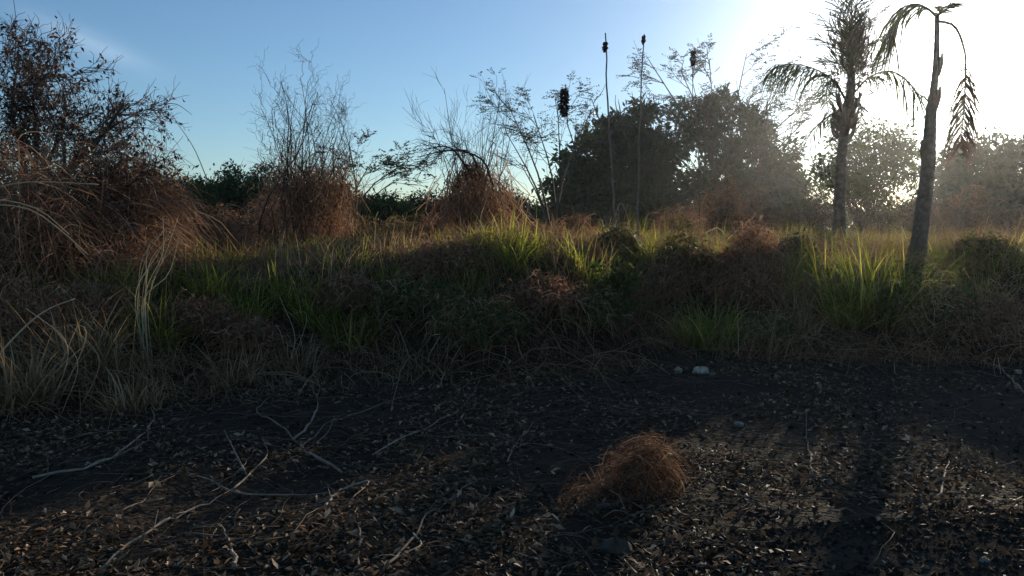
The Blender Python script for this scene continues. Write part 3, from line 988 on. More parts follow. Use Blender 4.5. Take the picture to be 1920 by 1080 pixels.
def tangled_tree():
    rng = np.random.default_rng(801)
    Y = 11.0
    base = foot(60, Y)
    t = thing('tangled_tree', base, 'large half bare tree with dark drooping leaves and crooked limbs', 'tree')
    br = Branches(rng, 8)
    limbs = [
        ([(75, 400), (140, 310), (190, 255), (232, 195)], 0.06, 0.016),
        ([(85, 400), (118, 330), (170, 270), (215, 235), (258, 212)], 0.05, 0.01),
        ([(60, 400), (125, 292), (95, 215), (70, 175)], 0.035, 0.01),
        ([(50, 400), (40, 280), (20, 200), (35, 120)], 0.055, 0.012),
        ([(30, 400), (-40, 280), (-60, 180), (-40, 110)], 0.055, 0.012),
        ([(40, 390), (-90, 330), (-150, 260)], 0.05, 0.012),
        ([(55, 400), (70, 260), (60, 190), (80, 135)], 0.045, 0.01),
        ([(60, 410), (110, 360), (180, 335), (240, 300)], 0.045, 0.01),
        ([(60, 410), (140, 380), (200, 370), (262, 335)], 0.04, 0.01),
        ([(50, 400), (110, 260), (125, 210), (118, 170)], 0.04, 0.01),
    ]
    for pts, r0, r1 in limbs:
        dy = rng.uniform(-1.3, 1.3)
        P = br.along([base + [0, 0, 0.0]] + px_path(pts, Y, dy), r0 + 0.015, r1, 0)
        br.fork(P, r0 * 0.4, 8, 0.60, 0.8, 3, wiggle=0.22, lift=0.0, start=0.3, minr=0.004, shrink=0.72)
    part('trunk', br.to(Geo(), (0,), 7), MAT['bark'], t)
    part('twigs', br.to(Geo(), (1, 2, 3), 3), MAT['dark_twig'], t, 'stuff')
    C, D = br.points((2, 3), 3, rng)
    keep = C[:, 2] > base[2] + 1.0
    C, D = C[keep], D[keep]
    cl = 0.5 + 0.5 * wob(C[:, 0] * 1.0, C[:, 2] + C[:, 1] * 0.7, 2.6, 12) * 2.2
    k2 = rng.uniform(0, 1, len(C)) < np.clip(cl, 0.06, 1)
    C, D = C[k2], D[k2]
    i = rng.permutation(len(C))[:3600]
    C, D = C[i] + rng.normal(0, 0.03, (len(i), 3)), D[i]
    L = rng.uniform(0.045, 0.095, len(i))
    part('crown', leafs(Geo(), C, D * 0.5 + rng.normal(0, 0.5, (len(i), 3)) - [0, 0, 0.7], L, L * 0.45, rng.uniform(0, 1, len(i)), rng), MAT['purple_leaf'], t, 'stuff')
    # whips that stand out above the crown
    w = Branches(rng, 8)
    for pts in ([(28, 110), (30, 40), (22, -25)], [(45, 95), (55, 50), (65, 30)], [(285, 200), (330, 195), (360, 215)], [(388, 335), (362, 275), (328, 225)]):
        w.along(px_path(pts, Y, 0.2), 0.007, 0.003, 0)
    part('whips', w.to(Geo(), (0,), 4), MAT['twig'], t, 'stuff')


tangled_tree()


def tangle(name, label, px, Y, half_w, top_py, seed, mats=('dry_vine', 'russet_leaf'), n_stem=70, n_vine=900, n_leaf=1200, group=None, cat='dry bush', depth=None, lw=0.03):
    """A dry bush: arching stems, a maze of thin vines and shrivelled leaves."""
    rng = np.random.default_rng(seed)
    base = foot(px, Y)
    t = thing(name, base, label, cat, group)
    s = Y / F
    rx = half_w * s
    ry = depth if depth else rx * 0.8
    hz = at(px, top_py, Y)[2] - base[2]
    n = 7
    a_ = rng.uniform(0, 6.28, n_stem)
    q = np.sqrt(rng.uniform(0, 1, n_stem))
    tip = base + np.stack([q * rx * np.cos(a_), q * ry * np.sin(a_), hz * rng.uniform(0.6, 1.1, n_stem) * np.sqrt(1 - 0.75 * q ** 2)], 1)
    b = base + np.stack([0.35 * q * rx * np.cos(a_), 0.35 * q * ry * np.sin(a_), np.full(n_stem, -0.05)], 1)
    u = np.linspace(0, 1, n)[None, :, None]
    arch = np.array([0, 0, 1.0]) * (hz * 0.22) * np.sin(u * math.pi)
    P = b[:, None] * (1 - u) + tip[:, None] * u + arch + np.cumsum(rng.normal(0, 0.03, (n_stem, n, 3)), 1)
    part('stems', tubes(Geo(), P, np.linspace(1, 0.3, n)[None] * rng.uniform(0.006, 0.014, n_stem)[:, None], 3, rng.uniform(0, 1, n_stem)), MAT['twig'], t, 'stuff')

    def inside(k, lo=0.0):
        a = rng.uniform(0, 6.28, k)
        qq = np.sqrt(rng.uniform(0, 1, k))
        zz = hz * np.sqrt(np.maximum(0, 1 - 0.8 * qq ** 2)) * (lo + (1 - lo) * rng.uniform(0, 1, k) ** 0.7) * (1 + rng.normal(0, 0.10, k))
        xx, yy = qq * rx * np.cos(a), qq * ry * np.sin(a)
        zz = zz * np.clip(1 + 0.9 * wob(xx + base[0], yy + base[1], 2.6, seed), 0.3, 1.5)
        return base + np.stack([xx, yy, np.maximum(0.03, zz)], 1)
    A = inside(n_vine)
    dr = unit(rng.normal(0, 1, (n_vine, 3)) * [1, 1, 0.8] + [0, 0, 0.25])
    L = rng.uniform(0.3, 1.0, n_vine) * min(1.0, hz * 0.7)
    P = A[:, None] + dr[:, None] * (L[:, None, None] * u) + np.array([0, 0, -1.0]) * (L[:, None, None] * 0.7 * u ** 2) + np.cumsum(rng.normal(0, 0.02, (n_vine, n, 3)), 1)
    g = Geo()
    ribbons(g, P, np.full((n_vine, n), 1.0) * (0.003 + 0.011 * rng.uniform(0, 1, n_vine) ** 2)[:, None], rng.normal(0, 1, (n_vine, 3)), rng.uniform(0, 1, n_vine))
    part('vines', g, MAT[mats[0]], t, 'stuff')
    C = inside(n_leaf)
    Ls = rng.uniform(0.05, 0.12, n_leaf)
    part('leaves', leafs(Geo(), C, rng.normal(0, 1, (n_leaf, 3)) - [0, 0, 0.6], Ls, lw, rng.uniform(0, 1, n_leaf), rng), MAT[mats[1]], t, 'stuff')
    return t


GB = 'dry brown bushes along the edge of the scrub'
BUSH = [
    (20, 8.9, 130, 330, 'dense rust brown bush under the large tangled tree, at the picture edge', 0),
    (150, 9.4, 110, 345, 'tangled brown bush directly under the crooked limbs of the large tree', 0),
    (260, 10.6, 90, 325, 'brown vine bush reaching up where the tangled tree thins out', 0),
    (340, 12.6, 70, 380, 'reddish brown thicket sloping down from the tangled tree', 0),
    (430, 13.4, 62, 400, 'low dark brown bush just before the tall dead twig shrub', 0),
    (505, 15.5, 55, 380, 'brown scrub half hidden behind the tall dead twig shrub', 0),
    (675, 16.5, 60, 415, 'low dark thicket under the leaning feathery sapling', 1),
    (760, 17.0, 55, 405, 'brown green scrub between sapling and beehive vine mound', 1),
    (1080, 15.5, 26, 380, 'narrow red brown dry bush beside the pale stalks', 0),
    (1270, 19.0, 50, 385, 'faded brown bush low in front of the dense dark trees', 0),
    (1352, 18.0, 40, 335, 'bright orange red dry bush in front of the tallest dense tree', 2),
    (1420, 19.0, 60, 370, 'dull russet bush between the orange bush and the green palm', 0),
    (1505, 18.5, 60, 355, 'dark red bush at the near side of the green palm trunk', 2),
    (1640, 18.0, 75, 350, 'wide red brown bush between the two palm trunks', 2),
    (1790, 16.5, 70, 380, 'red brown scrub just behind the bare palm trunk', 0),
    (395, 12.4, 75, 385, 'rust brown thicket filling the gap before the grey green far tree', 0),
    (90, 9.6, 110, 285, 'tall rusty vine curtain hanging against the trunk of the tangled tree', 0),
    (225, 10.2, 80, 300, 'red brown twig mass under the tip of the longest crooked limb', 0),
    (610, 16.0, 50, 385, 'dull brown scrub just past the tall dead twig shrub', 0),
    (815, 16.5, 45, 385, 'low russet scrub touching the near side of the beehive mound', 0),
    (985, 16.0, 55, 420, 'low rusty scrub between beehive mound and narrow red bush', 0),
    (1160, 12.5, 50, 442, 'thin leafy scrub round the feet of the pale stalks', 1),
    (1290, 11.2, 60, 448, 'low brown green scrub crossing the crest before the orange bush', 1),
    (1400, 11.0, 55, 440, 'ragged russet scrub on the crest before the lower dark tree', 0),
    (1490, 11.8, 50, 442, 'leafy brown scrub on the crest before the green palm trunk', 1),
    (1850, 11.8, 60, 442, 'leafy brown scrub on the crest past the bare palm trunk', 1),
    (1890, 16.0, 70, 395, 'dry brown scrub under the hedge-like tree', 0),
]
for i, (px, Y, hw, tp, lab, kd) in enumerate(BUSH):
    if px > 1200 and Y > 14:
        Y *= 1.5
    mats = (('dry_vine', 'russet_leaf'), ('dry_vine', 'mid_leaf'), ('russet_grass', 'russet_leaf'))[kd]
    tangle('dry_bush', lab, px, Y, hw, tp, 900 + i, mats, group=GB, n_vine=2400 if px < 400 else 1000, n_leaf=1300 if px < 400 else 1200)

LOW = [
    (60, 660, 110, 120, 0, 'knee high brown vine tangle below the pale arching canes, nearest the picture edge'),
    (190, 610, 90, 100, 0, 'reddish tangle of vines just beside the upright straw stems'),
    (370, 620, 80, 60, 0, 'flattened mat of reddish straw right of the upright straw stems'),
    (460, 660, 70, 70, 0, 'brown tangle overhanging the hollow in the bank'),
    (660, 575, 90, 45, 0, 'reddish fallen straw mat above the large spreading tussock'),
    (790, 590, 100, 75, 1, 'dark green creeper heap on the shaded side of the bank'),
    (900, 640, 95, 90, 1, 'blackish creeper heap behind the short bleached branch'),
    (1010, 580, 90, 75, 0, 'brown creeper mat on the bank below the narrow red bush'),
    (1090, 610, 60, 80, 1, 'dim leafy tangle between the dark heap and the green leafed plant'),
    (1230, 570, 60, 75, 0, 'rusty tangle just past the green leafed plant'),
    (1400, 560, 70, 70, 0, 'thin brown tangle on the rise before the dull russet bush'),
    (1440, 640, 60, 60, 1, 'low leafy tangle at the dark foot of the rise'),
    (1740, 620, 90, 90, 1, 'dark leafy creeper below the bare palm, down the shaded slope'),
    (1860, 640, 90, 80, 0, 'brown straw tangle down the shaded slope at the picture edge'),
    (830, 520, 80, 60, 0, 'red brown tangle at the near foot of the beehive vine mound'),
    (1450, 500, 80, 50, 0, 'tan scrub strip along the crest before the russet bushes'),
]
for i, (px, py, hw, hp, kd, lab) in enumerate(LOW):
    gp = ground(px, py)
    x_, y_ = gp[0], gp[1]
    top = py - hp
    tangle('vine_tangle', lab, px, y_, hw, CY - ((CY - py) + hp), 1100 + i, (('dry_vine', 'russet_leaf'), ('dry_grass', 'mid_leaf'))[kd], group='low tangles over the bank', n_stem=26, n_vine=520, n_leaf=420 if kd == 0 else 800, cat='vine tangle')

# ------------------------------------------------------------------ grass cover (nobody could count it)


def scatter(n, x0, x1, y0, y1, dens, rng):
    X, Yy = rng.uniform(x0, x1, n * 3), rng.uniform(y0, y1, n * 3)
    k = rng.uniform(0, 1, n * 3) < dens(X, Yy)
    X, Yy = X[k][:n], Yy[k][:n]
    return np.stack([X, Yy, H(X, Yy)], 1)


def bank(x, y, a=-0.3, b=1.0):
    f = np.interp(x, FX, FY) + 0.75 * wob(x, x * 0, 1.9, 3)
    return np.clip((y - f - a) / b, 0, 1)


rng = np.random.default_rng(31)
B_ = scatter(130000, -11, 13, 5, 26, lambda x, y: bank(x, y, -1.1, 2.2) * np.clip(0.5 + 1.5 * wob(x, y, 2.2, 21), 0.06, 1) * np.clip(16 / np.maximum(y, 8), 0, 1), rng)
n = len(B_)
az = np.where(rng.uniform(0, 1, n) < 0.55, -math.pi / 2 + rng.normal(0, 0.9, n), rng.uniform(0, 6.28, n))
tone = np.clip(0.38 + 0.35 * wob(B_[:, 0], B_[:, 1], 1.2, 40) + rng.normal(0, 0.24, n), 0, 1)
# tall standing grass along the crest of the bank
RB = scatter(17000, -9, 12, 8, 18, lambda x, y: bank(x, y, 1.4, 0.9) * np.clip(1 - bank(x, y, 5.0, 3.0), 0.0, 1) * np.clip(0.3 + 2.4 * wob(x, y, 1.9, 23), 0.02, 1) * np.clip((x + 4.5) / 3, 0.35, 1), rng)
rn = len(RB)
RG = blades(Geo(), RB - [0, 0, 0.02], rng.uniform(0.18, 0.55, rn) * np.clip(0.9 + 1.2 * wob(RB[:, 0], RB[:, 1], 2.8, 47), 0.4, 1.6), rng.uniform(0.008, 0.018, rn), np.abs(rng.normal(0.3, 0.25, rn)), rng.uniform(0.05, 0.7, rn), rng.uniform(0, 6.28, rn), 5, np.clip(0.5 + 0.4 * wob(RB[:, 0], RB[:, 1], 1.1, 46) + rng.normal(0, 0.2, rn), 0, 1), rng)
mass('dry_grass', blades(RG, *(B_ - [0, 0, 0.02], rng.uniform(0.18, 0.60, n) * np.clip(0.95 + 1.3 * wob(B_[:, 0], B_[:, 1], 2.4, 44), 0.35, 1.9), rng.uniform(0.005, 0.013, n), np.abs(rng.normal(0.55, 0.4, n)), rng.uniform(0.1, 1.0, n), az, 4, tone, rng)), MAT['dry_grass'], 'stuff')

rng = np.random.default_rng(32)
B_ = scatter(62000, -11, 13, 6, 30, lambda x, y: bank(x, y, 0.8, 1.6) * np.clip(0.32 + 0.25 * (x < 0) + 2.2 * wob(x, y, 1.3, 22), 0.0, 1), rng)
n = len(B_)
tone = np.clip(0.35 + 0.4 * wob(B_[:, 0], B_[:, 1], 1.0, 41) + rng.normal(0, 0.25, n), 0, 1)
mass('green_grass', blades(Geo(), B_ - [0, 0, 0.02], rng.uniform(0.16, 0.46, n) * np.clip(1 + wob(B_[:, 0], B_[:, 1], 3.1, 45), 0.5, 1.7), rng.uniform(0.009, 0.019, n), np.abs(rng.normal(0.35, 0.25, n)), rng.uniform(0.05, 0.6, n), rng.uniform(0, 6.28, n), 4, tone, rng), MAT['green_grass'], 'stuff')

# vines and creepers lying over the bank
rng = np.random.default_rng(33)
B_ = scatter(5200, -9, 11, 6, 15, lambda x, y: bank(x, y, -0.6, 0.8), rng)
n, m = len(B_), 8
az = rng.normal(-1.2, 0.8, n)
dx = np.cumsum(np.stack([np.cos(az), np.sin(az)], 1)[:, None] * (rng.uniform(0.25, 1.3, n) / m)[:, None, None] + rng.normal(0, 0.03, (n, m, 2)), 1)
XY = B_[:, None, :2] + dx
Z = H(XY[..., 0], XY[..., 1]) + 0.02 + (rng.uniform(0.02, 0.30, n)[:, None]) * np.sin(np.linspace(0, 3.14, m))[None]
mass('creeper_litter', tubes(Geo(), np.concatenate([XY, Z[..., None]], -1), np.linspace(1, 0.5, m)[None] * rng.uniform(0.002, 0.006, n)[:, None], 3, rng.uniform(0, 1, n)), MAT['dry_vine'], 'stuff')

# ------------------------------------------------------------------ grass tussocks that can be told apart
GT = 'grass tussocks on the bank'
TUFT = [  # px, py of the foot, height px, half width px, material, label
    (963, 500, 55, 26, 'green_grass', 'bright yellow green tussock standing alone before the beehive vine mound'),
    (395, 545, 52, 52, 'green_grass', 'wide green tussock in the gap under the brown thicket'),
    (545, 560, 50, 48, 'green_grass', 'soft green tussock at the foot of the tall dead twig shrub'),
    (655, 640, 62, 62, 'green_grass', 'large spreading green tussock on the bank edge, nearest the dark heap'),
    (735, 535, 38, 36, 'green_grass', 'small bright green tussock above the reddish fallen straw'),
    (650, 500, 34, 60, 'green_grass', 'low pale green grass patch behind the larger tussocks'),
    (300, 640, 75, 45, 'green_grass', 'green tussock behind the upright straw stems'),
    (80, 590, 70, 70, 'green_grass', 'dark green tussock below the pale arching canes'),
    (470, 540, 40, 34, 'dry_grass', 'pale dry tussock between two green ones below the thicket'),
    (440, 720, 90, 50, 'dry_grass', 'brown tussock of broken straw at the bank foot'),
    (1160, 470, 48, 55, 'green_grass', 'sunlit yellow tussock at the foot of the two pale stalks'),
    (1320, 470, 34, 50, 'green_grass', 'low yellow green tussock in front of the orange red bush'),
    (1210, 480, 44, 34, 'dry_grass', 'dry golden tussock just past the crooked pale stalk'),
    (1325, 650, 110, 60, 'green_grass', 'tall olive tussock at the foot of the bank above the white stones'),
    (1265, 640, 70, 46, 'dry_grass', 'brown tussock leaning on the tall olive one'),
    (1540, 530, 62, 50, 'green_grass', 'bright yellow green tussock on the sunlit rise before the palms'),
    (1585, 600, 105, 48, 'green_grass', 'bushy lit green tussock lower on the rise before the bare palm'),
    (1650, 590, 150, 70, 'green_grass', 'biggest dark green tussock with long blades at the foot of the bare palm'),
    (1480, 570, 75, 52, 'dry_grass', 'straw coloured tussock on the rise between the green ones'),
    (1500, 620, 70, 40, 'dry_grass', 'thin dry tussock at the dark lower edge of the rise'),
    (1430, 505, 46, 60, 'dry_grass', 'low tan tussock in front of the dull russet bush'),
    (1790, 500, 40, 50, 'green_grass', 'sunlit low green tussock just past the bare palm trunk'),
    (1880, 495, 46, 60, 'green_grass', 'bright green tussock below the dry scrub at the picture edge'),
    (1840, 560, 40, 60, 'green_grass', 'thin green tussock on the pale lit ground past the bare palm'),
    (820, 500, 50, 60, 'dry_grass', 'reddish dry tussock at the near foot of the beehive vine mound'),
    (900, 510, 40, 40, 'dry_grass', 'light brown tussock between vine mound and bright tussock'),
    (1050, 500, 40, 60, 'dry_grass', 'matted brown tussock before the narrow red brown bush'),
    (170, 700, 130, 60, 'dry_grass', 'tall ragged brown tussock below the pale arching canes'),
    (40, 760, 130, 70, 'dry_grass', 'orange brown tussock at the bank foot by the picture edge'),
    (250, 770, 90, 60, 'dry_grass', 'short brown tussock at the bank foot below the upright straw stems'),
    (1235, 500, 60, 40, 'green_grass', 'lit green tussock on the crest between crooked stalk and orange bush'),
    (1395, 520, 55, 45, 'green_grass', 'lit green tussock under the ragged russet scrub on the crest'),
    (1460, 545, 60, 40, 'green_grass', 'yellow green tussock just below the tan scrub strip on the crest'),
    (1100, 520, 50, 45, 'green_grass', 'olive tussock on the crest before the narrow red bush'),
    (870, 545, 50, 50, 'green_grass', 'dim green tussock on the dark heap below the vine mound'),
    (590, 600, 55, 45, 'green_grass', 'green tussock just uphill of the large spreading one'),
    (460, 600, 55, 45, 'green_grass', 'green tussock uphill of the tangle over the hollow'),
    (210, 560, 60, 45, 'green_grass', 'olive tussock behind the reddish tangle near the upright straw'),
    (560, 690, 60, 60, 'dry_grass', 'dark withered tussock beside the hollow in the bank'),
]
for i, (px, py, hp, wp, mt, lab) in enumerate(TUFT):
    rng = np.random.default_rng(1200 + i)
    c = ground(px, py)
    s = c[1] / F
    n = 230 if mt == 'green_grass' else 190
    if hp > 100:
        n = 380
    a_ = rng.uniform(0, 6.28, n)
    q = np.sqrt(rng.uniform(0, 1, n)) * wp * s * 0.8
    b = np.stack([c[0] + q * np.cos(a_), c[1] + q * np.sin(a_), np.zeros(n)], 1)
    b[:, 2] = H(b[:, 0], b[:, 1]) - 0.02
    L = hp * s * rng.uniform(0.35, 1.35, n) * 1.1
    big = hp > 100
    if mt == 'green_grass' and py < 660:
        L *= 1.0 if big else 1.4
    g = blades(Geo(), b, L, rng.uniform(0.009, 0.02, n) * (1.2 if big else 1), np.abs(rng.normal(0.32, 0.32, n)), rng.uniform(0.05, 1.0, n), a_ + rng.normal(0, 1.0, n), 6 if big else 5, rng.uniform(0, 1, n) ** 1.2, rng)
    solo('grass_tussock' if mt == 'green_grass' else 'dry_tussock', g, MAT[mt], c, lab, 'grass tussock', GT)

# ------------------------------------------------------------------ leafy plant, straw stems, canes


def leafy_plant(label, px, py, hp, wp, seed):
    rng = np.random.default_rng(seed)
    c = ground(px, py)
    s = c[1] / F
    t = thing('leafy_plant', c, label, 'plant')
    br = Branches(rng, 6)
    for _ in range(14):
        tip = c + np.array([rng.uniform(-1, 1) * wp * s, rng.uniform(-1, 1) * wp * s * 0.7, hp * s * rng.uniform(0.6, 1.0)])
        P = br.along([c - [0, 0, 0.03], (c + tip) / 2 + rng.normal(0, 0.05, 3), tip], 0.008, 0.003, 0)
        br.fork(P, 0.004, 4, 0.22, 0.7, 1, minr=0.002)
    part('stems', br.to(Geo(), (0, 1), 4), MAT['twig'], t, 'stuff')
    C, D = br.points((0, 1), 11, rng)
    keep = C[:, 2] > c[2] + 0.25 * hp * s
    C, D = C[keep], D[keep]
    L = rng.uniform(0.05, 0.10, len(C))
    part('leaves', leafs(Geo(), C, D + rng.normal(0, 0.7, D.shape), L, L * 0.55, rng.uniform(0, 1, len(C)), rng), MAT['mid_leaf'], t, 'stuff')


leafy_plant('bushy green leafed plant on the shaded bank below the two pale stalks', 1165, 640, 145, 48, 1301)


def straw(label, pts, seed, n=1, r=0.008, Y=None, spread=0.0, mat='straw'):
    rng = np.random.default_rng(seed)
    P = []
    p0 = ground(*pts[0])
    for _ in range(n):
        o = rng.normal(0, spread, 3) * [1, 1, 0]
        yy = (Y or p0[1])
        pp = [p0 + o - [0, 0, 0.03]] + [at(x + rng.normal(0, 12 * (n > 1)), y + rng.normal(0, 18 * (n > 1)), yy + rng.uniform(-0.15, 0.15)) + o for x, y in pts[1:]]
        P.append(spline(pp, 14))
    P = np.array(P)
    g = tubes(Geo(), P, np.linspace(1, 0.4, 14)[None] * (r * rng.uniform(0.6, 1.1, n))[:, None], 5, rng.uniform(0, 1, n))
    return p0, g


STRAW = [
    ([(275, 690), (272, 560), (285, 480), (310, 425)], 9, 0.006, 0.08, 'sheaf of upright dry straw stems with a kinked tip before the brown thicket'),
    ([(265, 640), (300, 500), (335, 470), (360, 480)], 2, 0.006, 0.02, 'pair of bent straws nodding away from the upright sheaf'),
    ([(1145, 480), (1160, 430), (1168, 400)], 6, 0.007, 0.10, 'short dead stems standing at the foot of the pale stalks'),
    ([(1040, 460), (1032, 410), (1020, 380)], 5, 0.010, 0.14, 'pale bare shoots beside the narrow red brown bush'),
    ([(1340, 490), (1338, 455), (1340, 430)], 1, 0.008, 0.0, 'single pale shoot standing before the orange red bush'),
    ([(1622, 580), (1612, 480), (1596, 425)], 7, 0.006, 0.10, 'long pale seed stems rising from the biggest green tussock'),
    ([(130, 760), (165, 640), (100, 600)], 4, 0.006, 0.1, 'broken brown straws leaning over the ragged tussock'),
    ([(545, 690), (545, 600), (540, 560)], 2, 0.006, 0.03, 'two thin dead stems before the hollow in the bank'),
]
for i, (pts, n, r, sp, lab) in enumerate(STRAW):
    p0, g = straw(lab, pts, 1400 + i, n, r, None, sp)
    solo('straw_stems', g, MAT['straw'], p0, lab, 'dry stems', 'dead straw stems standing on the bank')

for i, (pts, lab) in enumerate([
    ([(-120, 640), (-60, 390), (0, 384), (60, 395), (105, 425), (165, 478)], 'lower pale arching cane bending down under its own weight'),
    ([(-130, 640), (-70, 380), (10, 376), (70, 392), (130, 440)], 'middle pale arching cane, close above the lower one'),
    ([(-140, 640), (-80, 380), (0, 350), (40, 342), (110, 342), (185, 346)], 'topmost pale cane running almost level'),
    ([(-60, 700), (20, 640), (90, 580), (140, 560)], 'short pale cane leaning out low over the dark green tussock'),
]):
    Yc = 6.6
    P = spline([np.array([*at(pts[0][0], pts[0][1], Yc)[:2], gz(*at(pts[0][0], pts[0][1], Yc)[:2])])] + [at(x, y, Yc + 0.1 * k) for k, (x, y) in enumerate(pts[1:])], 24)
    solo('dry_cane', tubes(Geo(), P, np.linspace(0.013, 0.004, 24), 6, 0.5 + 0.1 * i), MAT['straw'], P[0], lab, 'dry cane', 'pale canes arching over the bank')

# ------------------------------------------------------------------ russet tumble of dry grass in the foreground
rng = np.random.default_rng(1500)
c = ground(1165, 940)
sc = c[1] / F
g = Geo()
for (px, py, wx, wy, hz, n) in ((1220, 912, 56, 0.27, 104, 1050), (1180, 925, 60, 0.26, 84, 520), (1110, 945, 80, 0.30, 34, 260)):
    c1 = ground(px, py)
    a_ = rng.uniform(0, 6.28, n)
    el = np.arcsin(rng.uniform(0.0, 1, n))
    nrm = unit(np.stack([np.cos(el) * np.cos(a_), np.cos(el) * np.sin(a_), np.sin(el)], 1))
    rad = rng.uniform(0.4, 1.0, n) ** 0.5 * (1 + 0.16 * wob(a_ * 1.0, el * 2, 3.0, 60) + 0.05 * rng.normal(0, 1, n))
    C = c1 + nrm * np.array([wx * sc, wy, hz * sc]) * rad[:, None]
    down = np.array([0.25, 0, -1.0]) - nrm * (nrm @ np.array([0.25, 0, -1.0]))[:, None]
    tang = unit(unit(down) * 0.9 + np.cross(nrm, rng.normal(0, 1, (n, 3))) * 1.0 + nrm * 0.45)
    u = np.linspace(-0.4, 0.8, 6)[None, :, None]
    L = rng.uniform(0.08, 0.34, n)[:, None, None]
    P = C[:, None] + tang[:, None] * L * u - nrm[:, None] * (L * u ** 2 * 0.6) + np.cumsum(rng.normal(0, 0.006, (n, 6, 3)), 1)
    P[..., 2] = np.maximum(P[..., 2], H(P[..., 0], P[..., 1]) - 0.01)
    ribbons(g, P, np.full((n, 6), 1.0) * (0.0012 + 0.0055 * rng.uniform(0, 1, n) ** 4)[:, None], rng.normal(0, 1, (n, 3)), rng.uniform(0, 1, n) ** 1.5)
solo('tumbled_grass', g, MAT['russet_grass'], c, 'rounded heap of fine rust red dry grass lying on the bare foreground soil', 'dry grass heap')

# ------------------------------------------------------------------ fallen branches


def fallen(label, pts, r0, seed, forks=0, mat='dead_wood', lift=0.03, extra=()):
    rng = np.random.default_rng(seed)
    r0 *= 0.78
    g = Geo()

    def path(pp, n):
        G = np.array([ground(x, y) for x, y in pp])
        P = spline(G, n)
        h = lift * (0.4 + np.abs(wob(np.linspace(0, 3, n), 0, 2.5, seed)))
        P[:, 2] = H(P[:, 0], P[:, 1]) + h + r0
        return P
    P = path(pts, 18)
    kink = np.cumsum(rng.normal(0, 0.0035, (18, 2)), 0)
    kink -= np.linspace(0, 1, 18)[:, None] * kink[-1]
    P[:, :2] += kink + np.concatenate([[[0, 0]], rng.normal(0, 0.004, (16, 2)), [[0, 0]]])
    P[:, 2] -= lift * 0.5 * (rng.uniform(0, 1, 18) < 0.2)
    tubes(g, P, np.linspace(r0, r0 * 0.28, 18) * rng.uniform(0.78, 1.25, 18), 7, rng.uniform(0.3, 1))
    for e in extra:
        Q = path(e, 12)
        tubes(g, Q, np.linspace(r0 * 0.75, r0 * 0.25, 12), 5, rng.uniform(0.3, 1))
    for _ in range(forks):
        i = int(rng.integers(3, 16))
        a = rng.uniform(0, 6.28)
        L = rng.uniform(0.08, 0.25)
        q = np.linspace(0, 1, 5)[:, None]
        Q = P[i] + np.array([math.cos(a), math.sin(a), rng.uniform(0, 0.6)]) * L * q
        Q[:, 2] = np.maximum(Q[:, 2], H(Q[:, 0], Q[:, 1]) + 0.004)
        tubes(g, Q, np.linspace(r0 * 0.4, r0 * 0.15, 5), 4, rng.uniform(0, 1))
    solo('fallen_branch', g, MAT[mat], P[0], label, 'fallen branch', 'fallen branches on the bare soil')


fallen('long straight fallen branch ending in a three way fork on the open soil', [(185, 1075), (270, 1015), (360, 965), (432, 928)], 0.012, 1601, 2,
       extra=([(432, 928), (470, 895), (500, 865), (492, 828)], [(432, 928), (500, 938), (580, 936), (625, 930)], [(432, 928), (390, 908), (350, 893)], [(462, 895), (438, 850), (420, 812)]))
fallen('curved pale branch hooking back on itself above the forked branch', [(548, 835), (575, 805), (594, 765), (580, 722)], 0.011, 1602, 1)
fallen('thin pale branch with side twigs pointing up towards the dark heap', [(550, 850), (620, 795), (700, 770), (790, 735)], 0.008, 1603, 4,
       extra=([(570, 850), (615, 815), (628, 785)],))
fallen('long dark sweeping branch under the brown tussocks', [(60, 905), (170, 880), (250, 835), (290, 790), (280, 762)], 0.013, 1604, 2)
fallen('thick crooked branch crossing behind the curved pale one', [(640, 893), (570, 850), (530, 810), (480, 772), (505, 752)], 0.013, 1605, 2)
fallen('branch lying diagonally beside the russet grass heap, forked at its lower end', [(715, 1078), (775, 1010), (790, 985), (850, 940), (885, 915)], 0.010, 1606, 3,
       extra=([(775, 1010), (790, 1030), (760, 1050), (700, 1060)],))
fallen('short bleached branch with broken stubs below the dark heap', [(940, 620), (975, 605), (1010, 612)], 0.013, 1607, 3, lift=0.16,
       extra=([(955, 585), (985, 603)],))
fallen('long thin rod lying in shade before the bright leaf patch', [(1525, 900), (1518, 860), (1510, 800)], 0.007, 1608, 1)
fallen('slim grey rod lying on soil towards the palms', [(1760, 945), (1772, 900), (1782, 862)], 0.010, 1609, 0)
fallen('long faint pole lying down the shaded slope below the bare palm', [(1918, 740), (1870, 690), (1830, 640)], 0.014, 1610, 0)
fallen('dark log lying just below the russet grass heap', [(1120, 965), (1180, 945), (1245, 930)], 0.022, 1611, 0, 'bark')
fallen('bent grey branch in the middle of the soil, near the dark log', [(610, 960), (650, 925), (690, 915), (660, 945)], 0.012, 1612, 3)
fallen('short upright-looking stick by the lower picture edge', [(672, 1075), (672, 1020), (670, 960)], 0.008, 1613, 1)
fallen('stubby dark branch in the lower corner litter', [(440, 1075), (436, 1030), (415, 1000)], 0.012, 1614, 1)
fallen('pale split branch pointing at the russet heap from the dark heap', [(950, 870), (975, 830), (1000, 800)], 0.007, 1615, 3)
fallen('thin branch lying along the foot of the dark heap', [(700, 860), (790, 810), (860, 770), (900, 720)], 0.007, 1616, 2)
fallen('red brown branch under the curved pale one at the bank foot', [(280, 800), (240, 850), (120, 870)], 0.010, 1617, 1, 'twig')

# ------------------------------------------------------------------ stones


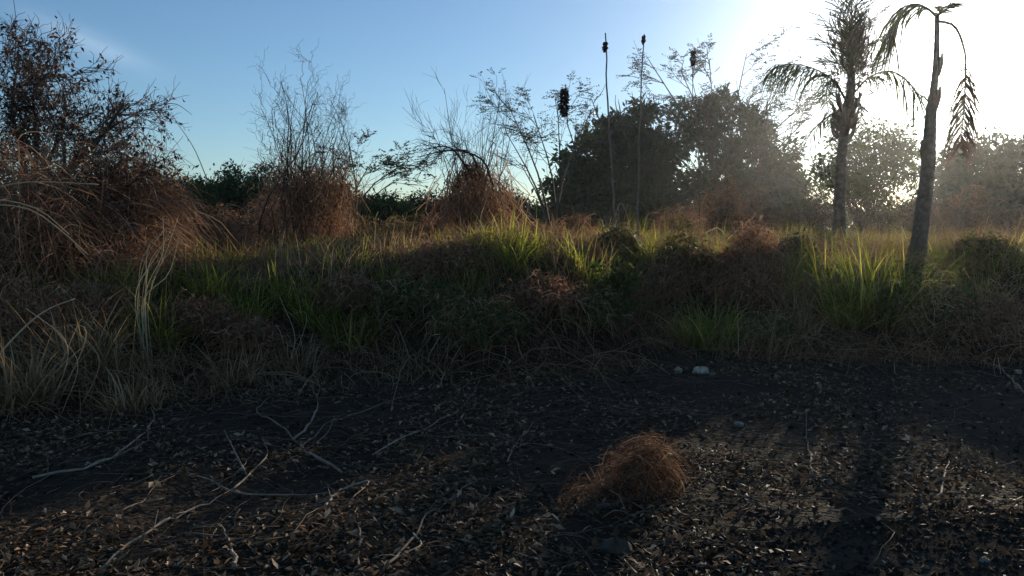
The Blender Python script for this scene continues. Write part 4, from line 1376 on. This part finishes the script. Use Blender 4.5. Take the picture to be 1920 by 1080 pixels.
def stone(label, px, py, size, seed, flat=0.6, tone=0.5):
    rng = np.random.default_rng(seed)
    c = ground(px, py)
    nu, nv = 12, 8
    r_ = size * c[1] / F
    V = []
    ph = rng.uniform(0, 6.28, 4)
    for j in range(nv + 1):
        el = -math.pi / 2 + math.pi * j / nv
        for i in range(nu):
            a = 2 * math.pi * i / nu
            rr = r_ * (1 + 0.16 * math.sin(2 * a + ph[0]) + 0.12 * math.sin(3 * a + 2 * el + ph[1]) + 0.10 * math.sin(4 * el + ph[2]) + rng.normal(0, 0.05))
            V.append(c + np.array([rr * math.cos(el) * math.cos(a), rr * 0.85 * math.cos(el) * math.sin(a), rr * flat * math.sin(el) + r_ * flat * 0.55]))
    j, i = np.meshgrid(np.arange(nv), np.arange(nu), indexing='ij')
    q = np.stack([j * nu + i, j * nu + (i + 1) % nu, (j + 1) * nu + (i + 1) % nu, (j + 1) * nu + i], -1).reshape(-1, 4)
    solo('stone', Geo().add(np.array(V), [q], tone), MAT['stone'], c, label, 'stone', 'pale stones on the soil', smooth=False)


stone('larger white stone of the pair at the foot of the olive tussock', 1313, 700, 14, 1701, 0.55, 0.9)
stone('smaller rounded white stone of the pair at the foot of the olive tussock', 1272, 699, 8, 1702, 0.9, 0.7)
stone('tiny flat pale stone touching the larger white stone', 1335, 703, 8, 1703, 0.4, 0.4)
stone('pale pebble alone in shade beyond the russet heap', 1385, 800, 9, 1704, 0.7, 0.4)
stone('grey boulder half sunk in litter below the russet heap', 1155, 1040, 26, 1705, 0.75, 0.0)
stone('flat dull stone on the shaded soil midway to the track', 1582, 830, 11, 1706, 0.6, 0.0)
stone('tan stone lying on the bare track', 1845, 1052, 13, 1707, 0.35, 0.3)
stone('little white pebble in the black shadow under the bank', 990, 712, 5, 1709, 0.6, 0.8)
stone('white pebble below the bare palm at the picture edge', 1908, 700, 7, 1710, 0.6, 0.8)
stone('small pale stone at the foot of the bank beside the withered tussock', 540, 722, 8, 1711, 0.7, 0.3)

# ------------------------------------------------------------------ leaf litter and twig litter
rng = np.random.default_rng(41)
nl = 40000
Yy = 2.6 + 7.5 * rng.uniform(0, 1, nl * 2) ** 1.2
Xx = rng.uniform(-0.75, 0.75, nl * 2) * Yy
den = np.clip(0.5 + 1.4 * wob(Xx, Yy, 2.6, 51) + 0.5 * wob(Xx, Yy, 7, 52), 0.06, 1)
sun_patch = ground(1270, 985)  # pale leaves packed in the shape of a sun patch, imitating its brightness
den = np.maximum(den, 0.95 * np.exp(-(((Xx - sun_patch[0]) / 0.35) ** 2 + ((Yy - sun_patch[1]) / 0.45) ** 2)))
sun_patch2 = ground(1180, 770)  # second sun patch put into the litter as denser leaves
den = np.maximum(den, 0.9 * np.exp(-(((Xx - sun_patch2[0]) / 0.9) ** 2 + ((Yy - sun_patch2[1]) / 0.7) ** 2)))
den = den * np.where(Yy < np.interp(Xx, ex, ey), np.clip(0.12 + 0.9 * wob(Xx, Yy, 3.3, 53) + 0.9 * np.exp(-(np.interp(Xx, ex, ey) - Yy) / 0.22), 0.05, 0.9), 1.0)
k = rng.uniform(0, 1, nl * 2) < den
Xx, Yy = Xx[k][:nl], Yy[k][:nl]
n = len(Xx)
C = np.stack([Xx, Yy, H(Xx, Yy) + rng.uniform(0.008, 0.03, n)], 1)
a_ = rng.uniform(0, 6.28, n)
D = np.stack([np.cos(a_), np.sin(a_), rng.normal(0.1, 0.3, n)], 1)
L = 0.012 + 0.055 * rng.uniform(0, 1, n) ** 1.8
# leaves lie mostly flat on the soil
Sd = unit(np.stack([-np.sin(a_), np.cos(a_), rng.normal(0, 0.35, n)], 1))
Nn = np.cross(unit(D), Sd)
W_ = (L * rng.uniform(0.3, 0.6, n))[:, None]
Lc = L[:, None]
D = unit(D)
V = np.stack([C, C + D * Lc * .45 + Sd * W_ * .5 + Nn * W_ * .3, C + D * Lc + Nn * W_ * rng.uniform(-.3, .6, (n, 1)), C + D * Lc * .45 - Sd * W_ * .5 + Nn * W_ * .3], 1).reshape(-1, 3)
o = np.arange(n)[:, None] * 4
tone = np.where(rng.uniform(0, 1, n) < 0.03, rng.uniform(0.7, 1.0, n), rng.beta(1.7, 2.6, n))
mass('leaf_litter', Geo().add(V, [np.concatenate([o, o + 1, o + 2], 1), np.concatenate([o, o + 2, o + 3], 1)], np.repeat(tone, 4)), MAT['litter'], 'stuff', smooth=False)

rng = np.random.default_rng(42)
n, m = 4200, 5
Yy = 2.7 + 7.5 * rng.uniform(0, 1, n) ** 1.1
Xx = rng.uniform(-0.75, 0.75, n) * Yy
keep = Yy > np.interp(Xx, ex, ey)
Xx, Yy = Xx[keep], Yy[keep]
n = len(Xx)
a_ = rng.uniform(0, 6.28, n)
L = rng.uniform(0.05, 0.35, n) * rng.uniform(0.4, 1, n)
u = np.linspace(-0.5, 0.5, m)
cv = rng.normal(0, 0.35, n)[:, None] * u[None] ** 2
PX = Xx[:, None] + L[:, None] * (np.cos(a_)[:, None] * u - np.sin(a_)[:, None] * cv)
PY = Yy[:, None] + L[:, None] * (np.sin(a_)[:, None] * u + np.cos(a_)[:, None] * cv)
PZ = H(PX, PY) + 0.006 + rng.uniform(0, 0.03, n)[:, None] + (rng.normal(0, 0.12, n) * L)[:, None] * u[None]
mass('twig_litter', tubes(Geo(), np.stack([PX, PY, PZ], -1), np.full((n, m), 1.0) * rng.uniform(0.0007, 0.0024, n)[:, None], 3, rng.uniform(0, 1, n)), MAT['twig'], 'stuff')

# long dead stalks and vine ends lying in a tangle over the soil
rng = np.random.default_rng(43)
n, m = 620, 10
Yy = 2.9 + 6.0 * rng.uniform(0, 1, n)
Xx = np.where(rng.uniform(0, 1, n) < 0.75, rng.uniform(-0.72, 0.15, n), rng.uniform(0.1, 0.7, n)) * Yy
keep = Yy > np.interp(Xx, ex, ey) + 0.2
Xx, Yy = Xx[keep], Yy[keep]
n = len(Xx)
hd = rng.normal(0.35, 0.7, n)[:, None] + np.cumsum(rng.normal(0, 0.22, (n, m)), 1)
st = (rng.uniform(0.25, 1.3, n) / m)[:, None]
PX = Xx[:, None] + np.cumsum(np.cos(hd) * st, 1)
PY = Yy[:, None] + np.cumsum(np.sin(hd) * st, 1)
PZ = H(PX, PY) + 0.008 + rng.uniform(0, 0.05, n)[:, None] * np.abs(np.sin(np.linspace(0, 5, m)[None] + rng.uniform(0, 6, n)[:, None]))
mass('stalk_litter', tubes(Geo(), np.stack([PX, PY, PZ], -1), np.linspace(1, 0.4, m)[None] * (0.0012 + 0.0034 * rng.uniform(0, 1, n) ** 2)[:, None], 4, rng.uniform(0, 1, n)), MAT['twig'], 'stuff')

# crumbs of soil and gravel
rng = np.random.default_rng(44)
n = 9000
Yy = 2.6 + 6.0 * rng.uniform(0, 1, n) ** 1.3
Xx = rng.uniform(-0.75, 0.75, n) * Yy
Xt = rng.uniform(0.4, 3.2, 9000)
Yt = rng.uniform(2.6, 4.6, 9000)
k_ = Yt < np.interp(Xt, ex, ey)
Xx, Yy = np.concatenate([Xx, Xt[k_]]), np.concatenate([Yy, Yt[k_]])
n = len(Xx)
r_ = 0.004 + 0.018 * rng.uniform(0, 1, n) ** 3.5
C = np.stack([Xx, Yy, H(Xx, Yy) + 0.006 + r_ * 0.25], 1)
oct_ = np.array([[1, 0, 0], [0, 1, 0], [-1, 0, 0], [0, -1, 0], [0, 0, 0.7], [0, 0, -0.7]], float)
V = C[:, None] + oct_[None] * r_[:, None, None] * rng.uniform(0.6, 1.3, (n, 6, 1)) + rng.normal(0, 0.15, (n, 6, 3)) * r_[:, None, None]
fc = np.array([[0, 1, 4], [1, 2, 4], [2, 3, 4], [3, 0, 4], [1, 0, 5], [2, 1, 5], [3, 2, 5], [0, 3, 5]])
mass('gravel', Geo().add(V.reshape(-1, 3), [(fc[None] + (np.arange(n) * 6)[:, None, None]).reshape(-1, 3)], np.repeat(rng.uniform(0, 1, n) ** 3 * 0.7, 6)), MAT['crumb'], 'stuff', smooth=False)

# ------------------------------------------------------------------ thin scattering air, added to imitate lens glare towards the sun
hm = bpy.data.materials.new('glare_haze')
hm.use_nodes = True
hm.node_tree.nodes.clear()
ho = N(hm.node_tree, 'ShaderNodeOutputMaterial')
hv = N(hm.node_tree, 'ShaderNodeVolumePrincipled')
hv.inputs['Color'].default_value = (0.92, 0.95, 1.0, 1)
hv.inputs['Density'].default_value = 0.0003
hv.inputs['Anisotropy'].default_value = 0.86
hm.node_tree.links.new(hv.outputs[0], ho.inputs['Volume'])
x0, x1, y0, y1, z0, z1 = -130, 150, -20, 140, -1.2, 30.0
V = np.array([[x, y, z] for z in (z0, z1) for y in (y0, y1) for x in (x0, x1)], float)
mass('glare_haze', Geo().add(V, [np.array([[0, 2, 3, 1], [4, 5, 7, 6], [0, 1, 5, 4], [2, 6, 7, 3], [0, 4, 6, 2], [1, 3, 7, 5]])], 0.5), hm, 'stuff', smooth=False)
